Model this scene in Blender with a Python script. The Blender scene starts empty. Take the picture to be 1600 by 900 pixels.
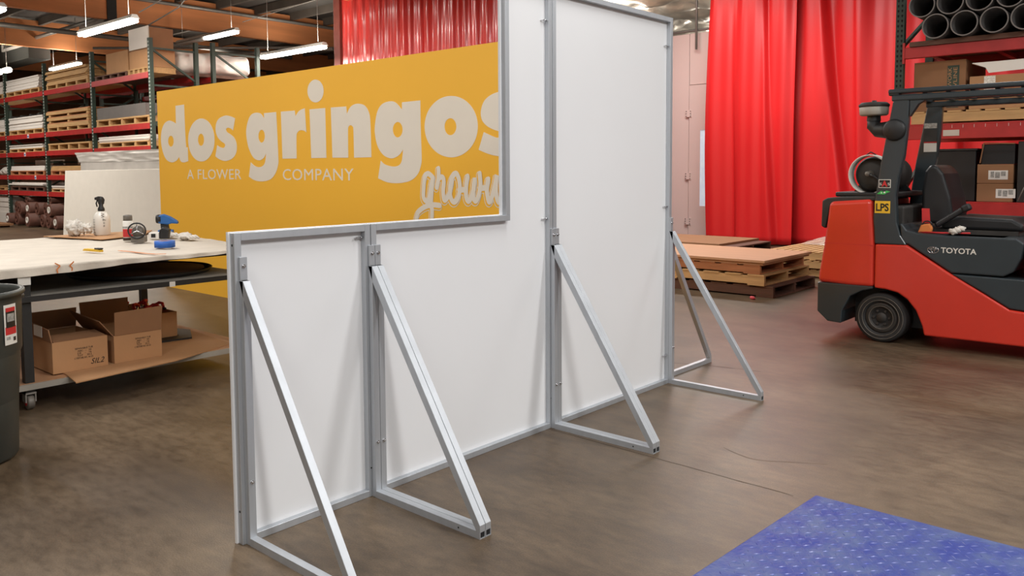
import bpy, bmesh, math, random
from mathutils import Vector, Matrix, noise

S = bpy.context.scene
COL = S.collection
R = math.radians
rnd = random.Random(7)

# ---------------------------------------------------------------- camera
cam_d = bpy.data.cameras.new('camera')
cam = bpy.data.objects.new('camera', cam_d)
COL.objects.link(cam)
cam_d.sensor_width = 36.0
cam_d.lens = 36.0 * 1281.17 / 1600.0
cam_d.shift_y = (354.53 - 450.0) / 1600.0
cam_d.clip_end = 200
yaw, pit, rol = R(41.4978), R(3.96857), R(-0.34471)
Fv = Vector((-math.sin(yaw) * math.cos(pit), math.cos(yaw) * math.cos(pit), -math.sin(pit)))
Rv = Vector((math.cos(yaw), math.sin(yaw), 0))
Uv = Rv.cross(Fv)
R2 = Rv * math.cos(rol) + Uv * math.sin(rol)
U2 = Uv * math.cos(rol) - Rv * math.sin(rol)
cm = Matrix((R2, U2, -Fv)).transposed().to_4x4()
cm.translation = Vector((0, 0, 1.45))
cam.matrix_world = cm
S.camera = cam

# ---------------------------------------------------------------- world, view
W = bpy.data.worlds.new('world')
S.world = W
W.use_nodes = True
W.node_tree.nodes['Background'].inputs[0].default_value = (0.9, 0.88, 0.85, 1)
W.node_tree.nodes['Background'].inputs[1].default_value = 0.25
S.view_settings.view_transform = 'Standard'
S.view_settings.look = 'None'
S.view_settings.gamma = 1.0
S.view_settings.exposure = 0.09

# ---------------------------------------------------------------- lamps of the hall above and outside the view, with added fill lamps
def area(loc, sx, sy, power, col=(1.0, 0.95, 0.87), rot=(0, 0, 0)):
    d = bpy.data.lights.new('strip_or_fill_lamp', 'AREA')
    d.shape = 'RECTANGLE'; d.size = sx; d.size_y = sy; d.energy = power; d.color = col
    o = bpy.data.objects.new('strip_or_fill_lamp', d); COL.objects.link(o)
    o.location = loc; o.rotation_euler = rot
    return o
for (x, y, p) in [(3.0, 0.5, 290), (3.0, 5.5, 290), (-1.5, -1.5, 130), (-1.0, 3.0, 100), (-1.0, 9.5, 90),
                  (-6.5, 1.0, 185), (-6.5, 7.5, 140), (-6.0, 12.3, 200), (-11.0, 2.0, 120), (-12.0, 8.0, 260),
                  (-18.0, 3.0, 300), (-24.0, 4.5, 300), (2.5, 11.5, 110)]:
    area((x, y, 5.0), 2.4, 0.35, p, (1.0, 0.985, 0.965) if x > -8 else (1.0, 0.95, 0.87))
for (x, y, p) in [(-16.1, 6.7, 90), (-16.3, 10.9, 130), (-28.6, 10.5, 130), (-29.2, 8.8, 100)]:
    area((x, y, 4.12 if x > -20 else 4.82), 2.3, 0.12, p)
for (x, y) in ((-14.0, 19.5), (-12.0, 24.0), (-9.0, 20.0)):
    area((x, y, 4.6), 2.4, 0.3, 90, rot=(R(180), 0, 0))            # added unseen uplights over the booth, only to brighten the foil lining
for (x, y, z, p) in ((-16.1, 6.7, 4.31, 70), (-16.3, 10.9, 4.31, 90), (-19.8, 10.8, 5.0, 70), (-28.6, 10.5, 5.0, 80), (-29.6, 8.8, 5.0, 60), (-16.6, 4.75, 4.31, 60), (-25.0, 6.0, 4.4, 90), (-20.0, 14.0, 5.0, 80), (-26.0, 14.0, 5.0, 80)):
    area((x, y, z), 2.3, 0.12, p * 0.5, (1.0, 0.93, 0.82), rot=(R(180), 0, 0))   # added uplights at and between the strips, to brighten the roof beams
area((-8.2, 13.2, 5.3), 2.4, 0.3, 90)  # added lamp out of view, to brighten the booth front
area((-14.2, 9.6, 5.4), 2.4, 0.3, 60)
area((-20.0, 15.0, 5.0), 2.4, 0.35, 260)

# ---------------------------------------------------------------- materials
def lin(c):
    return tuple(((v / 255.0) / 12.92 if v / 255.0 <= 0.04045 else ((v / 255.0 + 0.055) / 1.055) ** 2.4) for v in c)
def mat(name, rgb, rough=0.6, metal=0.0, var=0.12, scale=6.0, bump=0.0, bscale=60.0, coat=0.0, rgb2=None, stretch=None, trans=0.0, alpha=1.0, emit=0.0, spec=None):
    m = bpy.data.materials.new(name); m.use_nodes = True
    nt = m.node_tree; N = nt.nodes; L = nt.links
    b = N['Principled BSDF']
    b.inputs['Roughness'].default_value = rough
    b.inputs['Metallic'].default_value = metal
    if coat: b.inputs['Coat Weight'].default_value = coat; b.inputs['Coat Roughness'].default_value = 0.12
    if trans: b.inputs['Transmission Weight'].default_value = trans
    if alpha < 1: b.inputs['Alpha'].default_value = alpha
    if spec is not None: b.inputs['Specular IOR Level'].default_value = spec
    c = lin(rgb)
    if emit:
        b.inputs['Emission Color'].default_value = (*c, 1); b.inputs['Emission Strength'].default_value = emit
    tc = N.new('ShaderNodeTexCoord'); mp = N.new('ShaderNodeMapping')
    L.new(tc.outputs['Object'], mp.inputs['Vector'])
    if stretch: mp.inputs['Scale'].default_value = stretch
    nz = N.new('ShaderNodeTexNoise'); nz.inputs['Scale'].default_value = scale; nz.inputs['Detail'].default_value = 6
    L.new(mp.outputs[0], nz.inputs['Vector'])
    cr = N.new('ShaderNodeValToRGB')
    cr.color_ramp.elements[0].position = 0.3; cr.color_ramp.elements[1].position = 0.7
    c2 = lin(rgb2) if rgb2 else tuple(min(1, v * (1 + var)) for v in c)
    c1 = c if rgb2 else tuple(v * (1 - var) for v in c)
    cr.color_ramp.elements[0].color = (*c1, 1); cr.color_ramp.elements[1].color = (*c2, 1)
    L.new(nz.outputs['Fac'], cr.inputs[0]); L.new(cr.outputs[0], b.inputs['Base Color'])
    if bump:
        n2 = N.new('ShaderNodeTexNoise'); n2.inputs['Scale'].default_value = bscale; n2.inputs['Detail'].default_value = 4
        L.new(mp.outputs[0], n2.inputs['Vector'])
        bp = N.new('ShaderNodeBump'); bp.inputs['Strength'].default_value = bump; bp.inputs['Distance'].default_value = 0.02
        L.new(n2.outputs['Fac'], bp.inputs['Height']); L.new(bp.outputs[0], b.inputs['Normal'])
    return m

M = {}
M['alu'] = mat('mill_aluminium', (186, 190, 195), 0.46, 0.6, 0.05, 3, bump=0.08, bscale=200, stretch=(8, 8, 0.6))
M['alu_shade'] = mat('tube_shade_plug', (22, 22, 24), 0.8)
M['chrome'] = mat('chrome', (205, 205, 208), 0.2, 1.0, 0.02)
M['panel_back'] = mat('white_panel_board', (228, 229, 231), 0.32, 0, 0.012, 1.5)
M['panel_edge'] = mat('panel_edge', (236, 230, 220), 0.7, 0, 0.02)
M['sign'] = mat('amber_print', (248, 186, 54), 0.6, 0, 0.02, 0.8)
M['ink_white'] = mat('cream_print', (232, 222, 206), 0.55, 0, 0.01)
M['red_vinyl'] = mat('red_vinyl', (208, 36, 38), 0.4, 0, 0.06, 1.2, bump=0.2, bscale=1.6, stretch=(1, 1, 0.3), spec=0.35)
M['pink_vinyl'] = mat('pale_red_vinyl', (216, 66, 62), 0.25, 0, 0.14, 3.0, bump=0.5, bscale=4, coat=0.5, stretch=(4, 4, 0.08))
M['lift_red'] = mat('red_enamel', (200, 52, 36), 0.32, 0, 0.05, 3, coat=0.3)
M['lift_dark'] = mat('dark_slate_enamel', (44, 52, 56), 0.35, 0, 0.08, 4, coat=0.25)
M['black'] = mat('black_plastic', (24, 24, 25), 0.5, 0, 0.2, 8)
M['rubber'] = mat('tyre_rubber', (34, 33, 33), 0.75, 0, 0.2, 12, bump=0.15, bscale=40)
M['grime'] = mat('grimy_black', (46, 43, 40), 0.7, 0, 0.3, 9)
M['vinylseat'] = mat('black_seat_vinyl', (26, 27, 29), 0.4, 0, 0.1)
M['rack_red'] = mat('rack_red', (172, 42, 40), 0.45, 0, 0.12, 8)
M['rack_green'] = mat('rack_green', (46, 62, 52), 0.5, 0.1, 0.12, 8)
M['hole'] = mat('slot_dark', (14, 14, 13), 0.9)
M['hole_light'] = mat('slot_pale', (190, 196, 188), 0.5)
M['card'] = mat('cardboard', (176, 132, 92), 0.85, 0, 0.05, 5, bump=0.05, bscale=30)
M['card_dark'] = mat('brown_cardboard', (140, 100, 68), 0.85, 0, 0.06, 5)
M['card_in'] = mat('cardboard_inside', (132, 98, 70), 0.9, 0, 0.06, 5)
M['ink'] = mat('black_ink', (52, 36, 26), 0.8)
M['ink_green'] = mat('dark_green_print', (60, 72, 60), 0.8)
M['paper'] = mat('white_paper', (218, 214, 206), 0.8, 0, 0.02)
M['paper_grey'] = mat('printed_paper', (150, 148, 142), 0.8, 0, 0.35, 60)
M['wood'] = mat('pale_pallet_wood', (190, 150, 100), 0.75, 0, 0.14, 5, bump=0.15, bscale=20, stretch=(0.6, 4, 4))
M['wood_orange'] = mat('orange_pallet_wood', (176, 116, 76), 0.75, 0, 0.14, 5, bump=0.15, bscale=20, stretch=(0.6, 4, 4))
M['wood_dark'] = mat('weathered_pallet_wood', (96, 66, 52), 0.8, 0, 0.16, 5, bump=0.15, bscale=20, stretch=(0.6, 4, 4))
M['ply'] = mat('plywood_face', (186, 140, 104), 0.6, 0, 0.05, 2.5, stretch=(0.5, 3, 3))
M['beam'] = mat('glulam_timber', (205, 132, 82), 0.7, 0, 0.18, 1.2, bump=0.1, bscale=6, stretch=(3, 0.3, 3))
M['deck'] = mat('roof_deck', (66, 62, 58), 0.9, 0, 0.3, 0.8)
M['purlin'] = mat('roof_purlin', (84, 76, 68), 0.9, 0, 0.2, 1.5)
M['pipe'] = mat('grey_pipe', (150, 146, 140), 0.4, 0.4, 0.1)
M['foil'] = mat('foil_insulation', (206, 196, 182), 0.3, 0.7, 0.2, 3, bump=1.0, bscale=5)
M['wall'] = mat('hall_wall', (120, 84, 60), 0.9, 0, 0.25, 1.2)
M['wall_light'] = mat('pale_hall_wall', (200, 196, 188), 0.9, 0, 0.05, 0.6)
M['duct'] = mat('grey_duct', (66, 66, 62), 0.6, 0.1, 0.08, 2)
M['booth'] = mat('booth_steel_red_bounce', (228, 206, 200), 0.22, 0.1, 0.03, 0.7, bump=0.2, bscale=1.2)  # white steel; the pink tint stands in for red light bounced off the curtain
M['glow'] = mat('lit_booth_window', (205, 218, 232), 0.4, emit=0.35)
M['tube'] = mat('fluorescent_tube', (255, 250, 240), 0.4, emit=16.0)
M['tube_dim'] = mat('fluorescent_tube_far', (255, 246, 230), 0.4, emit=10.0)
M['fixture'] = mat('white_fixture', (200, 196, 188), 0.5)
M['sheet_white'] = mat('white_sheet_stack', (222, 214, 206), 0.6, 0, 0.03, 2)
M['sheet_grey'] = mat('grey_sheet_stack', (104, 98, 94), 0.6, 0, 0.06, 4)
M['wrap'] = mat('plastic_wrap', (232, 224, 214), 0.4, 0, 0.12, 2.5, bump=0.6, bscale=5, coat=0.2)
M['foam'] = mat('wrapped_foam', (182, 176, 170), 0.55, 0, 0.14, 2.0, bump=0.3, bscale=5)
M['roll'] = mat('brown_roll', (92, 56, 44), 0.7, 0, 0.3, 6)
M['core'] = mat('white_core', (214, 208, 200), 0.7)
M['bench_cloth'] = mat('bench_cover', (194, 184, 170), 0.75, 0, 0.07, 5, bump=0.6, bscale=7)
M['steel_dark'] = mat('dark_bench_steel', (40, 38, 36), 0.6, 0.2, 0.15, 6)
M['shelf'] = mat('bench_shelf', (158, 152, 142), 0.6, 0, 0.15, 4)
M['orange'] = mat('orange_marker', (206, 122, 62), 0.8)
M['can'] = mat('grey_bin_plastic', (58, 60, 56), 0.45, 0, 0.1, 5)
M['clear'] = mat('translucent_bottle', (214, 208, 198), 0.3, 0, 0.03)
M['blue_tape'] = mat('blue_tape', (36, 92, 176), 0.55)
M['blue_tool'] = mat('blue_tool', (40, 96, 160), 0.45)
M['yellow'] = mat('yellow_plastic', (222, 176, 40), 0.5)
M['sticker_red'] = mat('red_print', (190, 40, 42), 0.6)
M['green_print'] = mat('green_print', (60, 170, 80), 0.6)
M['grey_tool'] = mat('grey_tool', (112, 106, 98), 0.5, 0.2, 0.2, 20)
M['cloth_white'] = mat('white_cloth', (205, 198, 188), 0.9, 0, 0.12, 20)
M['pvc'] = mat('dark_pipe', (58, 54, 52), 0.5, 0, 0.1)
M['pvc_rim'] = mat('pipe_rim', (120, 114, 110), 0.5)
M['clearfilm'] = mat('clear_film', (216, 200, 190), 0.2, 0, 0.2, 8, bump=0.8, bscale=18, alpha=0.5)
M['pinkbit'] = mat('pink_plastic', (214, 80, 90), 0.5)

def concrete():
    m = bpy.data.materials.new('polished_concrete'); m.use_nodes = True
    nt = m.node_tree; N = nt.nodes; L = nt.links; b = N['Principled BSDF']
    tc = N.new('ShaderNodeTexCoord')
    def nz(s, d, st=None, dist=0.0):
        mp = N.new('ShaderNodeMapping'); L.new(tc.outputs['Object'], mp.inputs[0])
        if st: mp.inputs['Scale'].default_value = st
        n = N.new('ShaderNodeTexNoise'); n.inputs['Scale'].default_value = s; n.inputs['Detail'].default_value = d
        n.inputs['Distortion'].default_value = dist
        n.inputs['Roughness'].default_value = 0.62
        L.new(mp.outputs[0], n.inputs['Vector']); return n
    a = nz(0.7, 12, None, 0.3); c = nz(16.0, 15, (0.6, 1.4, 1), 0.2); g = nz(150, 10); w = nz(2.2, 15, (0.7, 1.4, 1), 0.3)
    r1 = N.new('ShaderNodeValToRGB'); e = r1.color_ramp.elements
    e[0].position = 0.33; e[0].color = (*lin((78, 63, 48)), 1); e[1].position = 0.68; e[1].color = (*lin((116, 99, 78)), 1)
    L.new(a.outputs[0], r1.inputs[0])
    r2 = N.new('ShaderNodeValToRGB'); e = r2.color_ramp.elements
    e[0].position = 0.36; e[0].color = (0.74, 0.72, 0.70, 1); e[1].position = 0.6; e[1].color = (1.08, 1.07, 1.06, 1)
    L.new(c.outputs[0], r2.inputs[0])
    r3 = N.new('ShaderNodeValToRGB'); e = r3.color_ramp.elements
    e[0].position = 0.3; e[0].color = (0.68, 0.66, 0.64, 1); e[1].position = 0.6; e[1].color = (1.05, 1.05, 1.05, 1)
    L.new(w.outputs[0], r3.inputs[0])
    r4 = N.new('ShaderNodeValToRGB'); e = r4.color_ramp.elements
    e[0].position = 0.3; e[0].color = (0.7, 0.7, 0.7, 1); e[1].position = 0.7; e[1].color = (1.2, 1.2, 1.2, 1)
    L.new(g.outputs[0], r4.inputs[0])
    prev = r1.outputs[0]
    for r in (r2, r3, r4):
        mx = N.new('ShaderNodeMix'); mx.data_type = 'RGBA'; mx.blend_type = 'MULTIPLY'; mx.inputs[0].default_value = 1.0
        L.new(prev, mx.inputs[6]); L.new(r.outputs[0], mx.inputs[7]); prev = mx.outputs[2]
    L.new(prev, b.inputs['Base Color']); b.inputs['Specular IOR Level'].default_value = 0.5
    rr = N.new('ShaderNodeMapRange'); rr.inputs[3].default_value = 0.33; rr.inputs[4].default_value = 0.5
    L.new(c.outputs[0], rr.inputs[0]); L.new(rr.outputs[0], b.inputs['Roughness'])
    bp = N.new('ShaderNodeBump'); bp.inputs['Strength'].default_value = 0.12; bp.inputs['Distance'].default_value = 0.01
    L.new(g.outputs[0], bp.inputs['Height']); L.new(bp.outputs[0], b.inputs['Normal'])
    return m
M['floor'] = concrete()

def blue_steel():
    m = mat('worn_blue_paint', (30, 50, 128), 0.45, 0.05, 0.1, 9, rgb2=(76, 92, 130), bump=0.3, bscale=40)
    N = m.node_tree.nodes; L = m.node_tree.links
    cr = [n for n in N if n.type == 'VALTORGB'][0]
    cr.color_ramp.elements[0].position = 0.38; cr.color_ramp.elements[1].position = 0.75
    return m
M['blue_steel'] = blue_steel()
M['lug'] = mat('worn_lug', (44, 56, 140), 0.35, 0.2, 0.1, 14, rgb2=(120, 124, 160))

# ---------------------------------------------------------------- mesh builder
class MB:
    def __init__(s, o=(0, 0, 0), rz=0.0):
        s.v = []; s.f = []; s.norm = True; s.o = Vector(o); s.rz = rz; s.smooth = []
    def add(s, vs, fs, sm=False):
        n = len(s.v)
        s.v += [tuple(v) for v in vs]; s.f += [[n + i for i in f] for f in fs]; s.smooth += [sm] * len(fs)
        return s
    def box(s, x0, y0, z0, x1, y1, z1):
        vs = [(x, y, z) for x in (x0, x1) for y in (y0, y1) for z in (z0, z1)]
        return s.add(vs, [(0, 1, 3, 2), (4, 6, 7, 5), (0, 4, 5, 1), (2, 3, 7, 6), (0, 2, 6, 4), (1, 5, 7, 3)])
    def bar(s, p, q, w, h, up=(0, 0, 1)):
        p = Vector(p); q = Vector(q); d = (q - p).normalized(); u = Vector(up)
        a = d.cross(u)
        if a.length < 1e-4: a = d.cross(Vector((0, 1, 0)))
        a.normalize(); b = a.cross(d).normalized()
        vs = [e + a * (w / 2 * i) + b * (h / 2 * j) for e in (p, q) for i in (-1, 1) for j in (-1, 1)]
        return s.add(vs, [(0, 1, 3, 2), (4, 6, 7, 5), (0, 4, 5, 1), (2, 3, 7, 6), (0, 2, 6, 4), (1, 5, 7, 3)])
    def tube(s, pts, r, n=8, cap=True):
        pts = [Vector(p) for p in pts]; rs = r if isinstance(r, (list, tuple)) else [r] * len(pts)
        vs = []; prev = None
        for i, p in enumerate(pts):
            d = (pts[min(i + 1, len(pts) - 1)] - pts[max(i - 1, 0)]).normalized()
            if prev is None:
                a = d.cross(Vector((0, 0, 1)))
                if a.length < 1e-3: a = d.cross(Vector((1, 0, 0)))
            else: a = prev - d * prev.dot(d)
            a.normalize(); prev = a; b = d.cross(a)
            vs += [p + (a * math.cos(t) + b * math.sin(t)) * rs[i] for t in [2 * math.pi * k / n for k in range(n)]]
        fs = [(i * n + k, i * n + (k + 1) % n, (i + 1) * n + (k + 1) % n, (i + 1) * n + k) for i in range(len(pts) - 1) for k in range(n)]
        s.add(vs, fs, True)
        if cap:
            m = len(s.v) - len(vs)
            s.f += [[m + k for k in range(n)][::-1], [m + (len(pts) - 1) * n + k for k in range(n)]]; s.smooth += [False, False]
        return s
    def lathe(s, prof, c=(0, 0, 0), n=24, axis='z', sm=True):
        vs = []
        for (r, h) in prof:
            for k in range(n):
                t = 2 * math.pi * k / n; a, b = r * math.cos(t), r * math.sin(t)
                if axis == 'z': vs.append((c[0] + a, c[1] + b, c[2] + h))
                elif axis == 'y': vs.append((c[0] + a, c[1] + h, c[2] + b))
                else: vs.append((c[0] + h, c[1] + a, c[2] + b))
        fs = [(i * n + k, i * n + (k + 1) % n, (i + 1) * n + (k + 1) % n, (i + 1) * n + k) for i in range(len(prof) - 1) for k in range(n)]
        return s.add(vs, fs, sm)
    def prism(s, poly, a, b, axis='y'):
        # polygon given in the plane across the axis: y -> (x, z); x -> (y, z); z -> (x, y)
        n = len(poly)
        def P(p, h): return (p[0], h, p[1]) if axis == 'y' else ((h, p[0], p[1]) if axis == 'x' else (p[0], p[1], h))
        vs = [P(p, a) for p in poly] + [P(p, b) for p in poly]
        return s.add(vs, [list(range(n))[::-1], list(range(n, 2 * n))] + [(i, (i + 1) % n, n + (i + 1) % n, n + i) for i in range(n)])
    def grid(s, nx, ny, fn, sm=True):
        vs = [fn(i / nx, j / ny) for j in range(ny + 1) for i in range(nx + 1)]
        fs = [(j * (nx + 1) + i, j * (nx + 1) + i + 1, (j + 1) * (nx + 1) + i + 1, (j + 1) * (nx + 1) + i) for j in range(ny) for i in range(nx)]
        return s.add(vs, fs, sm)
    def blob(s, c, r, amp=0.25, n=14, m=9, fr=3.0, seed=0):
        c = Vector(c)
        def fn(u, v):
            t = u * 2 * math.pi; p = v * math.pi
            d = Vector((math.cos(t) * math.sin(p), math.sin(t) * math.sin(p), math.cos(p)))
            k = 1 + amp * noise.noise(d * fr + Vector((seed, seed * 2, 0)))
            return (c.x + d.x * r[0] * k, c.y + d.y * r[1] * k, c.z + d.z * r[2] * k)
        return s.grid(n, m, fn)
    def build(s, name, m, parent=None, bevel=0.0, seg=2, solid=0.0, kind=None, label=None):
        me = bpy.data.meshes.new(name)
        c, si = math.cos(-s.rz), math.sin(-s.rz)
        vs = []
        for v in s.v:
            x, y, z = v[0] - s.o.x, v[1] - s.o.y, v[2] - s.o.z
            vs.append((x * c - y * si, x * si + y * c, z) if s.rz else (x, y, z))
        me.from_pydata(vs, [], s.f)
        me.polygons.foreach_set('use_smooth', s.smooth)
        bm = bmesh.new(); bm.from_mesh(me)
        bmesh.ops.remove_doubles(bm, verts=bm.verts, dist=1e-5)
        if s.norm: bmesh.ops.recalc_face_normals(bm, faces=bm.faces)
        bm.to_mesh(me); bm.free()
        me.materials.append(M[m] if isinstance(m, str) else m)
        o = bpy.data.objects.new(name, me); COL.objects.link(o)
        if parent: o.parent = parent
        else:
            o.location = s.o; o.rotation_euler.z = s.rz
        if bevel:
            b = o.modifiers.new('bevel', 'BEVEL'); b.width = bevel; b.segments = seg; b.limit_method = 'ANGLE'; b.angle_limit = R(35)
        if solid:
            b = o.modifiers.new('solid', 'SOLIDIFY'); b.thickness = solid; b.offset = 0
        if kind: o['kind'] = kind
        if label: o['label'] = label
        return o
def tag(o, label, cat, group=None):
    o['label'] = label; o['category'] = cat
    if group: o['group'] = group
    return o
def thing(name, label, cat, loc=(0, 0, 0), rz=0.0, group=None):
    o = bpy.data.objects.new(name, None); COL.objects.link(o)
    o.location = loc; o.rotation_euler.z = rz; o.empty_display_size = 0.05
    return tag(o, label, cat, group)
def dup(o, parent=None):
    c = o.copy(); COL.objects.link(c); c.parent = parent
    for ch in list(o.children): dup(ch, c)
    return c
def struct(o):
    o['kind'] = 'structure'; return o

def smooth_poly(pts, closed=True, sub=5):
    # Catmull-Rom through the points; a third entry marks a corner
    n = len(pts); out = []
    rng = range(n) if closed else range(n - 1)
    for i in rng:
        p1 = pts[i]; p2 = pts[(i + 1) % n]
        p0 = pts[(i - 1) % n] if closed or i > 0 else p1
        p3 = pts[(i + 2) % n] if closed or i + 2 < n else p2
        c1 = len(p1) > 2; c2 = len(p2) > 2
        if c1 and c2: out.append(p1[:2]); continue
        m1 = [(p2[k] - p1[k]) * 0.9 if c1 else (p2[k] - p0[k]) / 2 for k in (0, 1)]
        m2 = [(p2[k] - p1[k]) * 0.9 if c2 else (p3[k] - p1[k]) / 2 for k in (0, 1)]
        for j in range(sub):
            t = j / sub; a = 2 * t**3 - 3 * t**2 + 1; b = t**3 - 2 * t**2 + t; c = -2 * t**3 + 3 * t**2; d = t**3 - t**2
            out.append(tuple(a * p1[k] + b * m1[k] + c * p2[k] + d * m2[k] for k in (0, 1)))
    if not closed: out.append(tuple(pts[-1][:2]))
    return out
DG = []
def curve_mesh(name, loops, y, m, parent, ext=0.001, o=(0, 0, 0)):
    # loops in (x, z) on the plane y, outer loops and holes, filled and slightly raised towards -y
    cu = bpy.data.curves.new(name, 'CURVE'); cu.dimensions = '2D'; cu.fill_mode = 'BOTH'; cu.extrude = ext
    for l in loops:
        sp = cu.splines.new('POLY'); sp.points.add(len(l) - 1); sp.use_cyclic_u = True
        for k, p in enumerate(l): sp.points[k].co = (p[0] - o[0], p[1] - o[2], 0, 1)
    t = bpy.data.objects.new(name, cu); COL.objects.link(t)
    DG.append((t, name, m, parent, Matrix.Translation((0, y - o[1], 0)) @ Matrix.Rotation(R(90), 4, 'X')))
def text(s, size, loc, rot, m, parent, width=None, name='lettering', ext=0.0006, o=(0, 0, 0), align='LEFT', shear=0.0, bold=0.0, space=1.0):
    cu = bpy.data.curves.new(name, 'FONT'); cu.body = s; cu.size = size; cu.extrude = ext; cu.align_x = align
    cu.shear = shear; cu.offset = bold; cu.space_character = space; cu.resolution_u = 3
    t = bpy.data.objects.new(name, cu); COL.objects.link(t)
    mx = Matrix.Translation(Vector(loc) - Vector(o)) @ (Matrix.Rotation(R(rot[2]), 4, 'Z') @ Matrix.Rotation(R(rot[1]), 4, 'Y') @ Matrix.Rotation(R(rot[0]), 4, 'X'))
    DG.append((t, name, m, parent, mx, width))
def flush():
    # text and outlines become plain meshes
    bpy.context.view_layer.update()
    dg = bpy.context.evaluated_depsgraph_get()
    for it in DG:
        t, name, m, parent, mx = it[:5]
        me = bpy.data.meshes.new_from_object(t.evaluated_get(dg))
        if len(it) > 5 and it[5]:
            xs = [v.co.x for v in me.vertices]
            k = it[5] / max(1e-6, max(xs) - min(xs)); x0 = min(xs)
            for v in me.vertices: v.co.x = (v.co.x - x0) * k
        me.transform(mx)
        me.materials.clear(); me.materials.append(M[m])
        ob = bpy.data.objects.new(name, me); COL.objects.link(ob); ob.parent = parent
        me.name = name
    for it in DG:
        cu = it[0].data; bpy.data.objects.remove(it[0]); bpy.data.curves.remove(cu)
    DG.clear()
def ribbon(mb, pts, w, y, th=0.001):
    # flat stroke of constant width with round ends in the x-z plane
    P = smooth_poly(pts, False, 6); n = len(P); L_ = []; R_ = []
    for i in range(n):
        a = P[max(i - 1, 0)]; b = P[min(i + 1, n - 1)]
        dx, dz = b[0] - a[0], b[1] - a[1]; l = math.hypot(dx, dz) or 1
        nx, nz_ = -dz / l * w / 2, dx / l * w / 2
        L_.append((P[i][0] + nx, P[i][1] + nz_)); R_.append((P[i][0] - nx, P[i][1] - nz_))
    vs = [(p[0], y - 1e-5 * i, p[1]) for i, p in enumerate(L_)] + [(p[0], y - 1e-5 * i, p[1]) for i, p in enumerate(R_)]
    mb.add(vs, [(i, i + 1, n + i + 1, n + i) for i in range(n - 1)])
    for e in (P[0], P[-1]):
        vs = [(e[0] + w / 2 * math.cos(t), y + 4e-5, e[1] + w / 2 * math.sin(t)) for t in [k * math.pi / 5 for k in range(10)]]
        mb.add(vs, [list(range(10))])

# ================================================================ SETTING
def wallbox(name, m, *b): return struct(MB((b[0], b[1], b[2])).box(*b).build(name, m))
fl = MB(); fl.grid(2, 2, lambda u, v: (-42 + u * 50, -6 + v * 42, 0), False)
struct(fl.build('floor', 'floor'))
wallbox('ceiling', 'deck', -42, -6, 6.3, 8, 36, 6.4)
wallbox('wall_left', 'wall', -42.2, -6, 0, -42, 36, 6.3)
wallbox('wall_back', 'wall', -42, 36, 0, 8, 36.2, 6.3)
wallbox('wall_right', 'wall_light', 8, -6, 0, 8.2, 36, 6.3)
wallbox('wall_front', 'wall_light', -42, -6.2, 0, 8, -6, 6.3)
# glulam beams along y, purlins across, all part of the roof
k = 0
for x in (-35.2, -28.6, -22.1, -15.6, -9.0, -2.4):
    k += 1
    struct(MB((x, 0, 5.4)).box(x - 0.09, -6, 5.4, x + 0.09, 36, 6.22).build('trim_%d' % k, 'beam'))
for y in [2.5 + 1.22 * i for i in range(27)]:
    k += 1
    struct(MB((-17, y, 6.1)).box(-42, y - 0.05, 6.08, 8, y + 0.05, 6.3).build('trim_%d' % k, 'purlin'))
# steel plates that hang the beam above the racks
for y in (9.3, 17.0):
    k += 1
    struct(MB((-22.1, y, 5.4)).box(-22.22, y - 0.12, 5.36, -21.98, y + 0.12, 6.25).build('trim_%d' % k, 'steel_dark'))
# foil lining under the deck beyond the booth
f = MB((-12, 26, 6.0))
f.grid(150, 150, lambda u, v: (-16.5 + u * 14, 18.2 + v * 17, 6.0 - 0.2 * abs(math.sin(v * math.pi * 14)) + 0.26 * noise.noise(Vector((u * 16, v * 22, 1))) + 0.05 * noise.noise(Vector((u * 50, v * 50, 1)))))
struct(f.build('trim_%d' % (k + 1), 'foil'))
# the sawn joint and a hairline crack in the slab
def slab_crack(pts, w, n):
    mb = MB((pts[0][0], pts[0][1], 0)); L_ = []
    P = smooth_poly(pts, False, 10)
    for i, (a, b) in enumerate(P):
        j = 0.006 * noise.noise(Vector((a * 9, b * 9, 4))); ww = w * (0.6 + 0.8 * abs(noise.noise(Vector((a * 14, b * 14, 8)))))
        L_ += [(a, b + j - ww / 2, 0.0006), (a, b + j + ww / 2, 0.0006)]
    mb.add(L_, [(2 * i, 2 * i + 2, 2 * i + 3, 2 * i + 1) for i in range(len(P) - 1)])
    struct(mb.build('trim_%d' % n, 'crack'))
M['crack'] = mat('slab_crack', (66, 54, 44), 0.9)
slab_crack([(-3.0, 3.515), (-2.2, 3.497), (-1.8, 3.488), (-1.42, 3.48)], 0.006, k + 2)
slab_crack([(-1.95, 3.86), (-1.864, 3.824), (-1.749, 3.80), (-1.614, 3.869), (-1.45, 3.96)], 0.004, k + 3)
slab_crack([(-3.7, 5.08), (-3.35, 5.22), (-2.9, 5.42), (-2.5, 5.5)], 0.008, k + 4)

# pipes and cables under the roof
def pipe(pts, r, label, cat='pipe', m='pipe', name='ceiling_pipe', n=8):
    mb = MB(pts[0]); mb.tube(pts, r, n)
    return tag(mb.build(name, m), label, cat)
pipe([(-21.9, 9.0, 6.0), (-21.9, 20, 6.0)], 0.05, 'long grey conduit running along the top of the nearer timber roof beam')
pipe([(-25.5, 6, 5.5), (-25.5, 17, 5.5)], 0.07, 'grey sprinkler pipe hanging between the two timber roof beams')
pipe([(-30.5, 9.7, 5.7), (-24.0, 9.7, 5.7)], 0.06, 'short grey pipe crossing the roof beside the grey duct')
pipe([(-24.0, 9.6, 4.9), (-20.2, 13.6, 4.95)], 0.035, 'thin grey pipe running behind the cardboard boxes towards the hall centre')
pipe([(-26.5, 13.0, 5.2), (-21.0, 15.5, 5.2)], 0.06, 'grey pipe seen below the roof beam above the plastic wrapped roll')
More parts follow.
